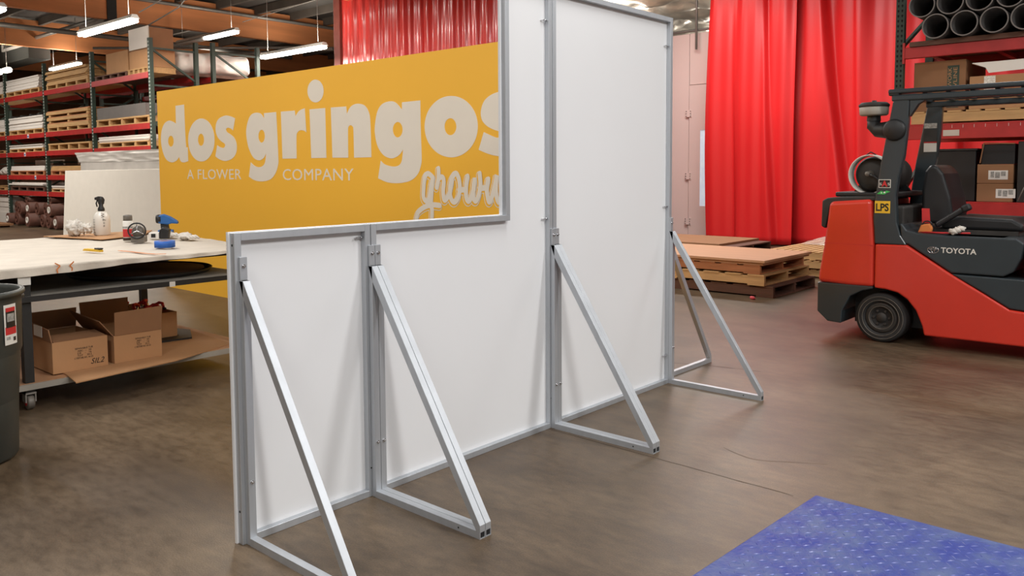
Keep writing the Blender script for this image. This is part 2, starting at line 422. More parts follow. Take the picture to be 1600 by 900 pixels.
pipe([(-14.85, 6.75, 4.3), (-14.5, 8.6, 5.6)], 0.012, 'thin cable slung from the nearest strip lamp', 'cable', name='hanging_cable', n=5)
pipe([(-18.0, 8.3, 4.6), (-17.0, 8.6, 4.95), (-16.6, 8.9, 5.6)], 0.015, 'pale cord drooping beside the tall cardboard carton', 'cable', name='hanging_cable', n=5)
pipe([(-18.4, 10.9, 5.1), (-15.2, 12.6, 5.9)], 0.01, 'thin cable running right from the middle strip lamp', 'cable', name='hanging_cable', n=5)
pipe([(-16.2, 12.0, 0), (-16.2, 12.0, 6.1)], 0.02, 'thin pale conduit running down beside the brown steel column', 'conduit', 'paper', 'wall_conduit', 6)
t = thing('steel_column', 'brown steel column at the left edge of the pleated red curtain', 'column', (-16.05, 12.05, 0))
MB((-16.05, 12.05, 0)).box(-16.16, 11.95, 0.02, -15.93, 12.2, 6.1).build('column_shaft', mat('brown_steel', (122, 62, 52), 0.6), t)
MB((-16.05, 12.05, 0)).box(-16.3, 11.9, 0.0, -15.8, 12.35, 0.02).build('base_plate', 'steel_dark', t)
# duct with a grille
t = thing('air_duct', 'boxy grey air duct with a rectangular vent grille under the roof', 'duct', (-31, 9.6, 4.7))
MB((-31, 9.6, 4.7)).box(-33.5, 9.6, 5.1, -28.95, 10.25, 6.29).build('duct_body', 'duct', t, 0.02)
g = MB((-31, 9.6, 4.7)); 
for (a, b, c, d) in ((-31.26, 5.92, -29.15, 6.0), (-31.26, 5.5, -29.15, 5.58), (-31.26, 5.58, -31.18, 5.92), (-29.23, 5.58, -29.15, 5.92)): g.box(a, 9.54, b, c, 9.6, d)
g.build('vent_frame', 'sheet_white', t)
for i in range(6):
    MB((-31, 9.6, 4.7)).box(-31.18, 9.57, 5.59 + i * 0.055, -29.23, 9.6, 5.62 + i * 0.055).build('slat', 'pipe', t)

# fluorescent strip fixtures
def strip(x0, x1, y, z, label, m='tube', dim=None):
    t = thing('strip_light', label, 'lamp', (x0, y, z), 0, 'fluorescent strip lamps over the racks')
    o = (x0, y, z)
    h = MB(o); h.prism([(y - 0.09, z), (y + 0.09, z), (y + 0.04, z + 0.07), (y - 0.04, z + 0.07)], x0, x1, 'x'); h.build('housing', 'fixture', t)
    xm = (x0 + x1) / 2
    for a, b in ((x0 + 0.03, xm - 0.03), (xm + 0.03, x1 - 0.03)):
        for s in (-0.045, 0.045):
            MB(o).tube([(a, y + s, z - 0.04), (b, y + s, z - 0.04)], 0.034, 10).build('lamp_tube', m if not (dim and b < xm) else 'fixture', t)
    for xx in (x0 + 0.25, x1 - 0.25): MB(o).tube([(xx, y, z + 0.07), (xx, y, 6.3)], 0.006, 4).build('hanger', 'pipe', t)
strip(-17.3, -14.9, 6.7, 4.2, 'bright strip lamp hanging before the rack, left of the tall carton')
strip(-21.5, -18.5, 10.8, 4.9, 'half lit strip lamp hanging above the plastic wrapped roll', 'tube', True)
strip(-17.6, -15.1, 10.92, 4.2, 'bright strip lamp hanging just above the amber sign')
strip(-17.75, -15.45, 4.75, 4.2, 'bright strip lamp cut by the top left corner of the picture')
strip(-31.2, -28.2, 8.8, 4.6, 'strip lamp beside the grey duct at the left picture edge', 'tube_dim')
strip(-29.7, -27.3, 10.5, 4.9, 'strip lamp glowing above the wood stack on the upper rack shelf', 'tube_dim')

# ================================================================ RED CURTAINS
def curtain(name, x0, x1, y, ztop, zb, folds, amp, m, label, nx, seed, edge=None):
    mb = MB(((x0 + x1) / 2, y, 0))
    def fn(u, v):
        x = x0 + (x1 - x0) * u
        w = u * folds + 0.8 * noise.noise(Vector((u * folds * 0.35, v * 0.6, seed)))
        a = amp * (0.75 + 0.5 * noise.noise(Vector((u * folds * 0.3, v * 1.5, seed + 5))))
        d = a * math.sin(w * 2 * math.pi) + 0.4 * a * math.sin(w * 4.7 * math.pi + 1 + v)
        e = 0
        if edge: e = edge(v) * (1 - u) ** 6
        return (x + 0.12 * a * math.cos(w * 2 * math.pi) * (1 if 0 < u < 1 else 0) + e, y + d * (0.55 + 0.45 * v), ztop + (zb - ztop) * v)
    mb.grid(nx, 26, fn)
    t = thing(name, label, 'curtain', ((x0 + x1) / 2, y, 0))
    mb.build('curtain_sheet', m, t, solid=0.006)
    MB(((x0 + x1) / 2, y, 0)).tube([(x0, y, ztop + 0.03), (x1, y, ztop + 0.03)], 0.04, 8).build('curtain_track', 'pipe', t)
curtain('pleated_curtain', -15.93, -8.6, 12.0, 5.75, 0.03, 26, 0.085, 'pink_vinyl', 'pale red narrowly pleated vinyl curtain hanging behind the amber sign', 500, 3)
def soft_curtain(label, x0, x1, y, nx, creases, waves, seed, flare):
    # heavy vinyl hanging in broad folds; a crease is (x at the top, x at the hem, depth, width)
    o = ((x0 + x1) / 2, y, 0); mb = MB(o); zt, zb = 5.75, 0.03
    def fn(u, v):
        x = x0 + (x1 - x0) * u; d = 0
        for (l, a, ph) in waves: d += a * (1 - 0.55 * v) * math.sin(2 * math.pi * x / l + ph + 0.5 * math.sin(v * 2.2 + ph))
        for (xt, xb, dep, wd) in creases:
            s_ = x - (xt + (xb - xt) * v ** 1.6)
            d += dep * math.tanh(s_ / 0.035) * math.exp(-abs(s_) / wd) * min(1, 0.5 + v)
        d += 0.05 * noise.noise(Vector((x * 1.7, v * 2.5, seed)))
        return (x + flare(v) * (1 - u) ** 4, y + d - 0.1 * v * v, zt + (zb - zt) * v)
    mb.grid(nx, 40, fn)
    t = thing('red_curtain', label, 'curtain', o)
    mb.build('curtain_sheet', 'red_vinyl', t, solid=0.006)
    MB(o).tube([(x0, y, zt + 0.03), (x1, y, zt + 0.03)], 0.04, 8).build('curtain_track', 'pipe', t)
soft_curtain('glossy red vinyl curtain nearest the white spray booth', -7.79, -6.15, 14.75, 240, [(-6.75, -6.45, 0.10, 0.25), (-7.35, -7.2, -0.03, 0.3)], [(0.62, 0.045, 0.3), (0.27, 0.018, 1.0)], 1, lambda v: -0.13 * math.sin(v * 2.7))
soft_curtain('wide glossy red vinyl curtain behind the forklift and the steel rack', -6.45, 3.2, 15.05, 700, [(-5.78, -5.1, 0.16, 0.45), (-5.2, -5.05, -0.04, 0.3), (-3.6, -3.3, 0.08, 0.4)], [(0.8, 0.05, 0.8), (0.33, 0.015, 0.2), (2.1, 0.05, 1.5)], 9, lambda v: 0)

# ================================================================ SPRAY BOOTH
t = thing('spray_booth', 'glossy white steel booth with a hinged door beside the red curtain', 'booth', (-9, 15.4, 0))
O = (-9, 15.4, 0)
xs = [-13.6, -12.4, -11.2, -9.95, -8.66, -7.4, -6.1]
for a, b in zip(xs, xs[1:]):
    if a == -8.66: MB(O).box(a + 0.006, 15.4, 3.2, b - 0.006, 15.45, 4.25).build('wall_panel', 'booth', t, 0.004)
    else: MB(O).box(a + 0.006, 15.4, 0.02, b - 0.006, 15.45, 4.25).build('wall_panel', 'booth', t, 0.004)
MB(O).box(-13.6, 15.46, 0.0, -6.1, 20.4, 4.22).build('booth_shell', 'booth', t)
d = MB(O)
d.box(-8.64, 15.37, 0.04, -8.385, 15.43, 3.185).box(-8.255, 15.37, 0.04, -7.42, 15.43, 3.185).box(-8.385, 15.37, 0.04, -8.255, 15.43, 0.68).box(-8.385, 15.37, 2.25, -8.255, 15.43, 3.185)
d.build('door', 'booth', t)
g = MB(O).box(-8.385, 15.385, 0.68, -8.255, 15.41, 2.25).build('door_window', 'glow', t)
for z in (0.35, 1.3, 2.6):
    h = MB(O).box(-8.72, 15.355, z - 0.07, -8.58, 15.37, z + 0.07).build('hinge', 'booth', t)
    s = MB(O)
    for dx in (-0.05, 0.05):
        for dz in (-0.05, 0, 0.05): s.tube([(-8.65 + dx, 15.345, z + dz), (-8.65 + dx, 15.356, z + dz)], 0.009, 6)
    s.build('hinge_screws', 'grime', h, kind='stuff')
MB(O).tube([(-9.9, 15.36, 4.3), (-6.2, 15.36, 4.3)], 0.03, 6).build('booth_rail', 'pipe', t)
MB(O).tube([(-8.45, 15.3, 3.9), (-8.45, 15.3, 5.9)], 0.025, 6).build('booth_pole', 'pipe', t)

# ================================================================ FRAMED EXHIBIT WALL
XF = -2.84; TB = 0.03; XB = -2.87
def framed(name, label, loops, board, bolts, loc):
    t = thing(name, label, 'panel', loc)
    b = MB(loc); b.prism(board, -2.883, XB, 'x'); b.build('backing_board', 'panel_back', t)
    for q in loops:
        y0, z0, y1, z1 = q
        MB(loc).box(XB, y0, z0, XF, y1, z1).build('frame_tube', 'alu', t, 0.0015, 1)
    for (y, z) in bolts:
        m = MB(loc).tube([(XB + 0.012, y + 0.004, z), (XB + 0.012, y - 0.035, z)], 0.003, 6).tube([(XB + 0.012, y - 0.001, z), (XB + 0.012, y - 0.008, z)], 0.007, 6)
        m.box(XB + 0.0, y - 0.032, z - 0.002, XB + 0.022, y - 0.026, z + 0.002)
        m.build('bolt', 'chrome', t)
    return t
t1 = framed('framed_panel', 'narrow low white panel in an aluminium frame, nearest the camera',
       [(1.62, 0, 1.65, 1.217), (2.243, 0, 2.273, 1.217), (1.65, 1.187, 2.243, 1.217), (1.65, 0, 2.243, 0.03)],
       [(1.612, 0), (2.273, 0), (2.273, 1.22), (1.612, 1.22)], [(2.24, 1.16)], (-2.86, 1.95, 0))
t2 = framed('framed_panel', 'L-shaped white framed panel stepping up around the open corner',
       [(2.277, 0, 2.307, 1.217), (3.522, 0, 3.552, 2.445), (2.307, 1.187, 3.198, 1.217), (2.307, 0, 3.522, 0.03), (3.168, 1.217, 3.198, 2.445), (3.198, 2.415, 3.522, 2.445)],
       [(2.277, 0), (3.552, 0), (3.552, 2.45), (3.158, 2.45), (3.158, 1.22), (2.277, 1.22)], [(3.519, 1.18), (3.519, 2.26)], (-2.86, 2.9, 0))
t3 = framed('framed_panel', 'tall white rectangular panel in an aluminium frame beside the red curtain',
       [(3.557, 0, 3.587, 2.445), (4.80, 0, 4.83, 2.445), (3.587, 2.415, 4.80, 2.445), (3.587, 0, 4.80, 0.03)],
       [(3.557, 0), (4.84, 0), (4.84, 2.45), (3.557, 2.45)], [(4.797, 0.19), (4.797, 1.2), (4.797, 2.26)], (-2.86, 4.2, 0))
for t, y, zs in ((t1, 2.243, (0.13,)), (t2, 3.522, (0.17,))):
    o = tuple(t.location)
    for z in zs: MB(o).tube([(XF - 0.001, y + 0.012, z), (XF + 0.0008, y + 0.012, z)], 0.004, 8).build('bolt_hole', 'hole', t)
for z in (0.13, 1.17): MB((-2.86, 1.95, 0)).tube([(-2.855, 1.6195, z), (-2.855, 1.621, z)], 0.005, 8).build('bolt_hole', 'hole', t1)

def brace(y, label, group=None):
    w = 0.031; x0 = XF + 0.0005; L_ = 0.665
    o = (XF, y, 0)
    t = thing('support_brace', label, 'brace', o, 0, 'triangular aluminium support braces')
    MB(o).box(x0, y, 0, x0 + 0.027, y + w, 1.035).build('upright', 'alu', t, 0.0015, 1)
    MB(o).box(x0, y, 1.035, x0 + 0.010, y + w, 1.125).build('top_plate', 'alu', t, 0.001, 1)
    # foot: a hollow square tube
    f = MB(o); xe = x0 + L_
    f.box(x0 + 0.027, y, 0, xe, y + w, 0.003).box(x0 + 0.027, y, 0.027, xe, y + w, 0.03).box(x0 + 0.027, y, 0.003, xe, y + 0.003, 0.027).box(x0 + 0.027, y + w - 0.003, 0.003, xe, y + w, 0.027)
    f.build('foot', 'alu', t)
    MB(o).box(xe - 0.03, y + 0.003, 0.003, xe - 0.004, y + w - 0.003, 0.027).build('tube_shade_plug', 'alu_shade', t)  # near-black plug that paints the shade inside the hollow tube
    d = MB(o); a = (x0 + 0.027, 1.035); b = (xe, 0.03)
    d.prism([(x0 + 0.0, 1.035), (x0 + 0.027, 1.035), (xe, 0.055), (xe, 0.03), (xe - 0.022, 0.03), (x0 + 0.027, 0.965)], y, y + w)
    d.build('diagonal', 'alu', t, 0.0012, 1)
    for (xx, zz) in ((x0 + 0.010, 1.09), (x0 + 0.027, 0.25)):
        MB(o).tube([(xx - 0.001, y + w / 2, zz), (xx + 0.004, y + w / 2, zz)], 0.008, 6).tube([(xx, y + w / 2, zz), (xx + 0.011, y + w / 2, zz)], 0.0035, 6).build('bolt', 'chrome', t)
    MB(o).tube([(xe - 0.12, y - 0.0006, 0.015), (xe - 0.12, y + 0.001, 0.015)], 0.004, 8).build('bolt_hole', 'hole', t)
    return t
brace(1.636, 'single aluminium brace at the left end of the wall, nearest the camera')
brace(2.257, 'left one of the two touching braces between the low panels')
brace(2.290, 'right one of the two touching braces between the low panels')
brace(3.532, 'left one of the two touching braces at the tall panel edge')
brace(3.565, 'right one of the two touching braces at the tall panel edge')
brace(4.800, 'single aluminium brace at the far right end of the tall panel')
# brace behind the sign
o = (-2.93, 4.885, 0)
t = thing('support_brace', 'shaded aluminium brace standing behind the wall, seen past its far end', 'brace', o, 0, 'triangular aluminium support braces')
MB(o).box(-2.945, 4.885, 0, -2.914, 4.912, 1.035).build('upright', 'alu', t)
MB(o).box(-2.945, 4.885, 1.035, -2.914, 4.895, 1.125).build('top_plate', 'alu', t)
MB(o).box(-2.945, 4.912, 0, -2.914, 5.55, 0.03).build('foot', 'alu', t)
MB(o).prism([(4.885, 1.035), (4.912, 1.035), (5.55, 0.055), (5.55, 0.03), (5.528, 0.03), (4.912, 0.965)], -2.945, -2.914, 'x').build('diagonal', 'alu', t)

# ================================================================ AMBER SIGN WALL
o = (-6.5, 4.84, 0)
t = thing('sign_wall', 'large amber display wall printed with cream words dos gringos', 'sign', o)
MB(o).box(-10.235, 4.84, 0, -2.888, 4.852, 2.46).build('printed_panel', 'sign', t)
for (a, b, c, d) in ((-10.22, 0, -10.19, 2.44), (-2.95, 0, -2.92, 2.44), (-7.8, 0, -7.74, 2.44), (-5.35, 0, -5.29, 2.44), (-10.19, 0, -2.95, 0.03), (-10.19, 2.41, -2.95, 2.44)):
    MB(o).box(a, 4.853, b, c, 4.883, d).build('frame_tube', 'alu', t)
GLYPHS = [
 ('letter_d', [[(-9.751, 2.256, 1), (-9.534, 2.259, 1), (-9.53, 1.936), (-9.519, 1.747, 1), (-9.48, 1.746, 1), (-9.477, 1.58, 1), (-9.592, 1.566), (-9.667, 1.582), (-9.703, 1.634, 1), (-9.774, 1.59), (-9.9, 1.57), (-10.04, 1.609), (-10.129, 1.716), (-10.161, 1.853), (-10.132, 1.972), (-10.055, 2.052), (-9.941, 2.084), (-9.832, 2.068), (-9.754, 2.039, 1)], [(-9.828, 1.828), (-9.837, 1.8), (-9.859, 1.777), (-9.889, 1.765), (-9.921, 1.765), (-9.949, 1.779), (-9.968, 1.803), (-9.973, 1.832), (-9.963, 1.861), (-9.941, 1.884), (-9.911, 1.896), (-9.879, 1.895), (-9.851, 1.881), (-9.833, 1.857)]]),
 ('letter_o', [[(-8.842, 1.815), (-8.856, 1.751), (-8.89, 1.693), (-8.941, 1.642), (-9.006, 1.603), (-9.081, 1.579), (-9.162, 1.572), (-9.242, 1.581), (-9.317, 1.608), (-9.38, 1.649), (-9.428, 1.703), (-9.456, 1.766), (-9.462, 1.833), (-9.447, 1.899), (-9.41, 1.959), (-9.356, 2.01), (-9.288, 2.047), (-9.21, 2.069), (-9.13, 2.074), (-9.051, 2.062), (-8.979, 2.034), (-8.919, 1.992), (-8.875, 1.939), (-8.849, 1.879)], [(-9.083, 1.825), (-9.092, 1.794), (-9.113, 1.77), (-9.143, 1.757), (-9.174, 1.758), (-9.202, 1.772), (-9.22, 1.798), (-9.226, 1.829), (-9.216, 1.859), (-9.195, 1.883), (-9.165, 1.896), (-9.134, 1.895), (-9.106, 1.88), (-9.088, 1.855)]]),
 ('letter_s', [[(-8.38, 2.042, 1), (-8.431, 1.908, 1), (-8.476, 1.932), (-8.541, 1.944), (-8.581, 1.927), (-8.557, 1.895), (-8.48, 1.865), (-8.405, 1.823), (-8.363, 1.754), (-8.375, 1.667), (-8.456, 1.601), (-8.602, 1.572), (-8.734, 1.589), (-8.835, 1.628, 1), (-8.786, 1.755, 1), (-8.725, 1.732), (-8.651, 1.721), (-8.613, 1.74), (-8.622, 1.768), (-8.695, 1.797), (-8.772, 1.847), (-8.811, 1.924), (-8.79, 2.006), (-8.719, 2.058), (-8.585, 2.082), (-8.469, 2.067)]]),
 ('letter_g', [[(-7.795, 2.069, 1), (-7.563, 2.07, 1), (-7.554, 1.903), (-7.544, 1.61), (-7.548, 1.529), (-7.6, 1.436), (-7.7, 1.368), (-7.863, 1.344), (-8.015, 1.356), (-8.129, 1.395, 1), (-8.082, 1.552, 1), (-8.007, 1.513), (-7.918, 1.497), (-7.842, 1.512), (-7.798, 1.552), (-7.773, 1.644, 1), (-7.826, 1.593), (-7.915, 1.57), (-8.028, 1.603), (-8.113, 1.702), (-8.152, 1.815), (-8.154, 1.912), (-8.11, 2.008), (-8.042, 2.067), (-7.94, 2.082), (-7.852, 2.064), (-7.795, 2.014, 1)], [(-7.789, 1.825), (-7.797, 1.796), (-7.815, 1.773), (-7.841, 1.761), (-7.869, 1.761), (-7.893, 1.775), (-7.91, 1.799), (-7.914, 1.829), (-7.907, 1.859), (-7.888, 1.882), (-7.862, 1.894), (-7.834, 1.893), (-7.81, 1.879), (-7.794, 1.855)]]),
 ('letter_r', [[(-7.475, 2.069, 1), (-7.225, 2.067, 1), (-7.214, 2.009, 1), (-7.165, 2.05), (-7.108, 2.072), (-7.048, 2.081, 1), (-7.031, 1.839, 1), (-7.073, 1.859), (-7.139, 1.864), (-7.185, 1.844), (-7.205, 1.799), (-7.212, 1.581, 1), (-7.467, 1.582, 1)]]),
 ('letter_i', [[(-6.968, 2.066, 1), (-6.707, 2.065, 1), (-6.704, 1.58, 1), (-6.956, 1.581, 1)], [(-6.726, 2.231), (-6.732, 2.203), (-6.746, 2.177), (-6.768, 2.155), (-6.796, 2.139), (-6.829, 2.13), (-6.864, 2.128), (-6.898, 2.134), (-6.931, 2.147), (-6.958, 2.167), (-6.979, 2.192), (-6.992, 2.22), (-6.995, 2.249), (-6.989, 2.278), (-6.975, 2.304), (-6.952, 2.325), (-6.923, 2.341), (-6.89, 2.35), (-6.855, 2.351), (-6.821, 2.344), (-6.789, 2.331), (-6.762, 2.311), (-6.742, 2.287), (-6.73, 2.26)]]),
 ('letter_n', [[(-6.616, 2.065, 1), (-6.374, 2.062, 1), (-6.365, 1.991, 1), (-6.316, 2.048), (-6.247, 2.075), (-6.17, 2.075), (-6.095, 2.054), (-6.041, 1.998), (-6.017, 1.903), (-6.01, 1.576, 1), (-6.268, 1.575, 1), (-6.27, 1.83), (-6.283, 1.869), (-6.313, 1.882), (-6.343, 1.869), (-6.353, 1.821), (-6.357, 1.576, 1), (-6.606, 1.58, 1)]]),
 ('letter_g', [[(-5.572, 2.054, 1), (-5.331, 2.056, 1), (-5.331, 1.818), (-5.324, 1.575), (-5.334, 1.497), (-5.377, 1.419), (-5.47, 1.363), (-5.625, 1.339), (-5.784, 1.345), (-5.919, 1.381, 1), (-5.878, 1.543, 1), (-5.816, 1.507), (-5.709, 1.488), (-5.63, 1.497), (-5.586, 1.539), (-5.566, 1.639, 1), (-5.611, 1.596), (-5.672, 1.569), (-5.743, 1.562), (-5.841, 1.595), (-5.92, 1.678), (-5.954, 1.795), (-5.947, 1.889), (-5.912, 1.992), (-5.847, 2.052), (-5.748, 2.072), (-5.66, 2.058), (-5.574, 1.991, 1)], [(-5.569, 1.813), (-5.576, 1.784), (-5.595, 1.761), (-5.622, 1.748), (-5.651, 1.749), (-5.677, 1.763), (-5.695, 1.788), (-5.701, 1.818), (-5.694, 1.847), (-5.675, 1.87), (-5.648, 1.882), (-5.619, 1.881), (-5.593, 1.867), (-5.575, 1.842)]]),
 ('letter_o', [[(-4.645, 1.804), (-4.656, 1.74), (-4.686, 1.681), (-4.735, 1.63), (-4.8, 1.591), (-4.875, 1.567), (-4.957, 1.559), (-5.04, 1.57), (-5.119, 1.597), (-5.187, 1.64), (-5.239, 1.695), (-5.271, 1.76), (-5.281, 1.829), (-5.268, 1.896), (-5.234, 1.958), (-5.18, 2.009), (-5.111, 2.046), (-5.032, 2.067), (-4.949, 2.07), (-4.868, 2.057), (-4.793, 2.027), (-4.731, 1.984), (-4.683, 1.929), (-4.654, 1.868)], [(-4.892, 1.812), (-4.9, 1.782), (-4.92, 1.759), (-4.948, 1.746), (-4.979, 1.747), (-5.007, 1.761), (-5.027, 1.787), (-5.033, 1.818), (-5.026, 1.848), (-5.006, 1.872), (-4.977, 1.884), (-4.946, 1.883), (-4.918, 1.868), (-4.899, 1.843)]]),
 ('letter_s', [[(-4.579, 1.757, 1), (-4.509, 1.731), (-4.439, 1.708), (-4.402, 1.717), (-4.398, 1.742), (-4.418, 1.758), (-4.48, 1.776), (-4.55, 1.809), (-4.599, 1.857), (-4.609, 1.925), (-4.576, 2.0), (-4.505, 2.046), (-4.408, 2.068), (-4.3, 2.063), (-4.168, 2.03, 1), (-4.208, 1.894, 1), (-4.274, 1.915), (-4.328, 1.918), (-4.355, 1.897), (-4.329, 1.87), (-4.235, 1.841), (-4.144, 1.783), (-4.105, 1.713), (-4.131, 1.635), (-4.211, 1.577), (-4.331, 1.557), (-4.441, 1.563), (-4.539, 1.583), (-4.638, 1.616, 1)]]),
]
SCRIPT = [[(-5.18, 1.388), (-5.244, 1.424), (-5.288, 1.387), (-5.303, 1.295), (-5.305, 1.22), (-5.273, 1.187), (-5.237, 1.209), (-5.208, 1.326), (-5.18, 1.388)], [(-5.189, 1.369), (-5.21, 1.173), (-5.2, 1.112), (-5.204, 1.032)], [(-5.405, 1.025), (-5.372, 1.088), (-5.288, 1.134), (-5.197, 1.155), (-5.1, 1.151)], [(-5.112, 1.466), (-5.113, 1.388), (-5.137, 1.306)], [(-5.113, 1.382), (-5.069, 1.394), (-5.048, 1.364), (-5.058, 1.285), (-5.051, 1.213), (-5.029, 1.201), (-4.985, 1.25), (-4.949, 1.358)], [(-4.914, 1.424), (-4.958, 1.37), (-4.976, 1.28), (-4.96, 1.208), (-4.918, 1.185), (-4.875, 1.228), (-4.857, 1.299), (-4.864, 1.37), (-4.889, 1.418), (-4.914, 1.424)], [(-4.866, 1.287), (-4.799, 1.288)], [(-4.764, 1.4), (-4.782, 1.329), (-4.783, 1.229), (-4.755, 1.195), (-4.726, 1.23), (-4.696, 1.301), (-4.683, 1.388), (-4.696, 1.313), (-4.701, 1.231), (-4.673, 1.199), (-4.64, 1.243), (-4.619, 1.331), (-4.626, 1.423)], [(-4.628, 1.302), (-4.548, 1.308)], [(-4.531, 1.377), (-4.548, 1.302), (-4.533, 1.211), (-4.51, 1.2), (-4.478, 1.275), (-4.45, 1.36), (-4.438, 1.406), (-4.45, 1.303), (-4.432, 1.213), (-4.405, 1.196), (-4.37, 1.248), (-4.347, 1.333)]]

for nm, loops in GLYPHS:
    L2 = [smooth_poly(l) if i == 0 or True else l for i, l in enumerate(loops)]
    curve_mesh('letter', L2, 4.839, 'ink_white', t, 0.0008, o)
text('A FLOWER', 0.165, (-9.52, 4.8395, 1.365), (90, 0, 0), 'ink_white', t, 1.235, 'tagline', 0.0005, o, space=1.05)
text('COMPANY', 0.165, (-7.47, 4.8395, 1.36), (90, 0, 0), 'ink_white', t, 1.19, 'tagline', 0.0005, o, space=1.05)
m1 = MB(o); m2 = MB(o); m3 = MB(o)
for k_, s_ in enumerate(SCRIPT):
    sh = [(p[0] - 0.010, p[1] - 0.013) for p in s_]
    q = 0.0006 * k_ / len(SCRIPT)
    ribbon(m1, sh, 0.066, 4.8392 - q); ribbon(m2, sh, 0.050, 4.8380 - q)
    ribbon(m3, s_, 0.046, 4.8368 - q)
m1.build('script_outline', 'ink_white', t); m2.build('script_gap', 'sign', t); m3.build('script_word', 'ink_white', t)

# ================================================================ PALLETS, STACKS AND RACKS ON THE LEFT
def pallet(x0, y0, z0, x1, y1, h, label, mt='wood', ndeck=7, mt2=None, runs=3, along='x', group='wooden pallets', name='pallet'):
    # runners along x with deck boards across them on top and three boards below
    o = (x0, y0, z0); t = thing(name, label, 'pallet', o, 0, group)
    b = h * 0.13
    for i in range(runs):
        yy = y0 + (y1 - y0 - 0.04) * i / (runs - 1)
        MB(o).box(x0, yy, z0 + b, x1, yy + 0.04, z0 + h - b).build('stringer', mt2 or mt, t)
    w = (x1 - x0) / (ndeck * 1.35)
    for i in range(ndeck):
        xx = x0 + (x1 - x0 - w) * i / (ndeck - 1)
        MB(o).box(xx, y0 - 0.005, z0 + h - b, xx + w, y1 + 0.005, z0 + h - 0.001).build('deck_board', mt, t)
    for i in range(3):
        xx = x0 + (x1 - x0 - w) * i / 2
        MB(o).box(xx, y0 - 0.005, z0 + 0.001, xx + w, y1 + 0.005, z0 + b).build('bottom_board', mt, t)
    return t
def far_pallet(x0, y0, z0, x1, y1, h, label, mt='wood', blocks=4):
    o = (x0, y0, z0); t = thing('pallet', label, 'pallet', o, 0, 'pallets on the left rack')
    b = h * 0.2
    MB(o).box(x0, y0, z0 + h - b, x1, y1, z0 + h).build('deck', mt, t)
    MB(o).box(x0, y0, z0, x1, y1, z0 + b * 0.8).build('base_board', mt, t)
    for i in range(blocks + 1):
        xx = x0 + (x1 - x0 - 0.1) * i / blocks
        MB(o).box(xx, y0 + 0.01, z0 + b * 0.8, xx + 0.1, y1 - 0.01, z0 + h - b).build('block', mt, t)
    return t
def sheets(x0, y0, z0, x1, y1, z1, label, mt='sheet_white', n=8, jit=0.02, gap=0.0015, name='sheet_stack', group='sheet stacks on the left rack'):
    o = (x0, y0, z0); mb = MB(o); h = (z1 - z0) / n
    for i in range(n):
        a, b, c, d = [rnd.uniform(-jit, jit) for _ in range(4)]
        mb.box(x0 + a, y0 + b, z0 + i * h, x1 + c, y1 + d, z0 + (i + 1) * h - gap)
    return tag(mb.build(name, mt), label, 'stack', group)
XP = [-29.0, -26.05, -23.1, -20.12, -17.14]
LV = [0.90, 1.33, 1.95, 2.43, 3.49]
def rack_row(y0, y1, top, xp, label, lv=LV, detail=True, last_top=None):
    o = (xp[0], y0, 0); t = thing('pallet_rack', label, 'rack', o)
    for i, x in enumerate(xp):
        zt = top
        for y in (y0, y1):
            u = MB(o).box(x - 0.045, y - 0.04, 0, x + 0.045, y + 0.04, zt).build('upright', 'rack_green', t)
            if detail and y == y0:
                h = MB(o)
                zz = 0.1
                while zz < zt - 0.05:
                    for dx in (-0.018, 0.018): h.box(x + dx - 0.009, y - 0.0415, zz, x + dx + 0.009, y - 0.0395, zz + 0.035)
                    zz += 0.075
                h.build('slots', 'hole_light', u, kind='stuff')
        for k in range(5):
            za = 0.3 + k * zt / 5.5; zb = za + zt / 6.5
            a, b = ((y0, y1) if k % 2 else (y1, y0))
            MB(o).bar((x, a, za), (x, b, zb), 0.04, 0.04).build('diagonal_strut', 'rack_green', t)
            MB(o).bar((x, y0, zb), (x, y1, zb), 0.04, 0.04).build('cross_strut', 'rack_green', t)
    for x, xn in zip(xp, xp[1:]):
        for z in lv:
            for y in (y0 - 0.02, y1 + 0.02):
                MB(o).box(x + 0.046, y - 0.025, z - 0.06, xn - 0.046, y + 0.025, z + 0.06).build('beam', 'rack_red', t)
    return t
rack_row(8.0, 9.0, 4.25, XP, 'front row of green and red pallet racking full of sheet goods')
rack_row(9.4, 10.5, 4.3, [-23.1, -20.12, -17.14], 'rear row of green and red racking behind the loaded front row', detail=False)
tp = [z + 0.061 for z in LV]
# upper shelf, left to right
def bay_load(z, x0, x1, h, top, lab, plab, mt='sheet_white', pm='wood', n=8, y1=9.02, jit=0.02):
    far_pallet(x0, 7.98, z, x1, y1, h, plab, pm)
    sheets(x0 + 0.02, 7.99, z + h + 0.001, x1 - 0.02, y1 - 0.02, top, lab, mt, n, jit)
z = tp[4]
bay_load(z, -28.6, -26.25, 0.13, 4.02, 'white sheets on the top rack shelf at the left picture edge', 'pallet under white sheets on the top shelf, left picture edge')
bay_load(z, -25.95, -23.45, 0.13, 4.0, 'tall white sheet stack on the top rack shelf, left of the wood stack', 'pale pallet under white sheets on the top rack shelf, second bay', jit=0.03)
bay_load(z, -22.95, -20.35, 0.13, 4.0, 'stack of thin wooden panels on the top rack shelf below the lamp', 'pale pallet under thin wooden panels on the top rack shelf', 'wood', n=11, jit=0.04)
far_pallet(-20.0, 8.0, z, -18.3, 9.0, 0.11, 'dark pallet under the wide carton on the top rack shelf', 'wood_dark')
far_pallet(-18.25, 8.0, z, -17.25, 8.6, 0.12, 'pale pallet under the two piled cartons on the top rack shelf')
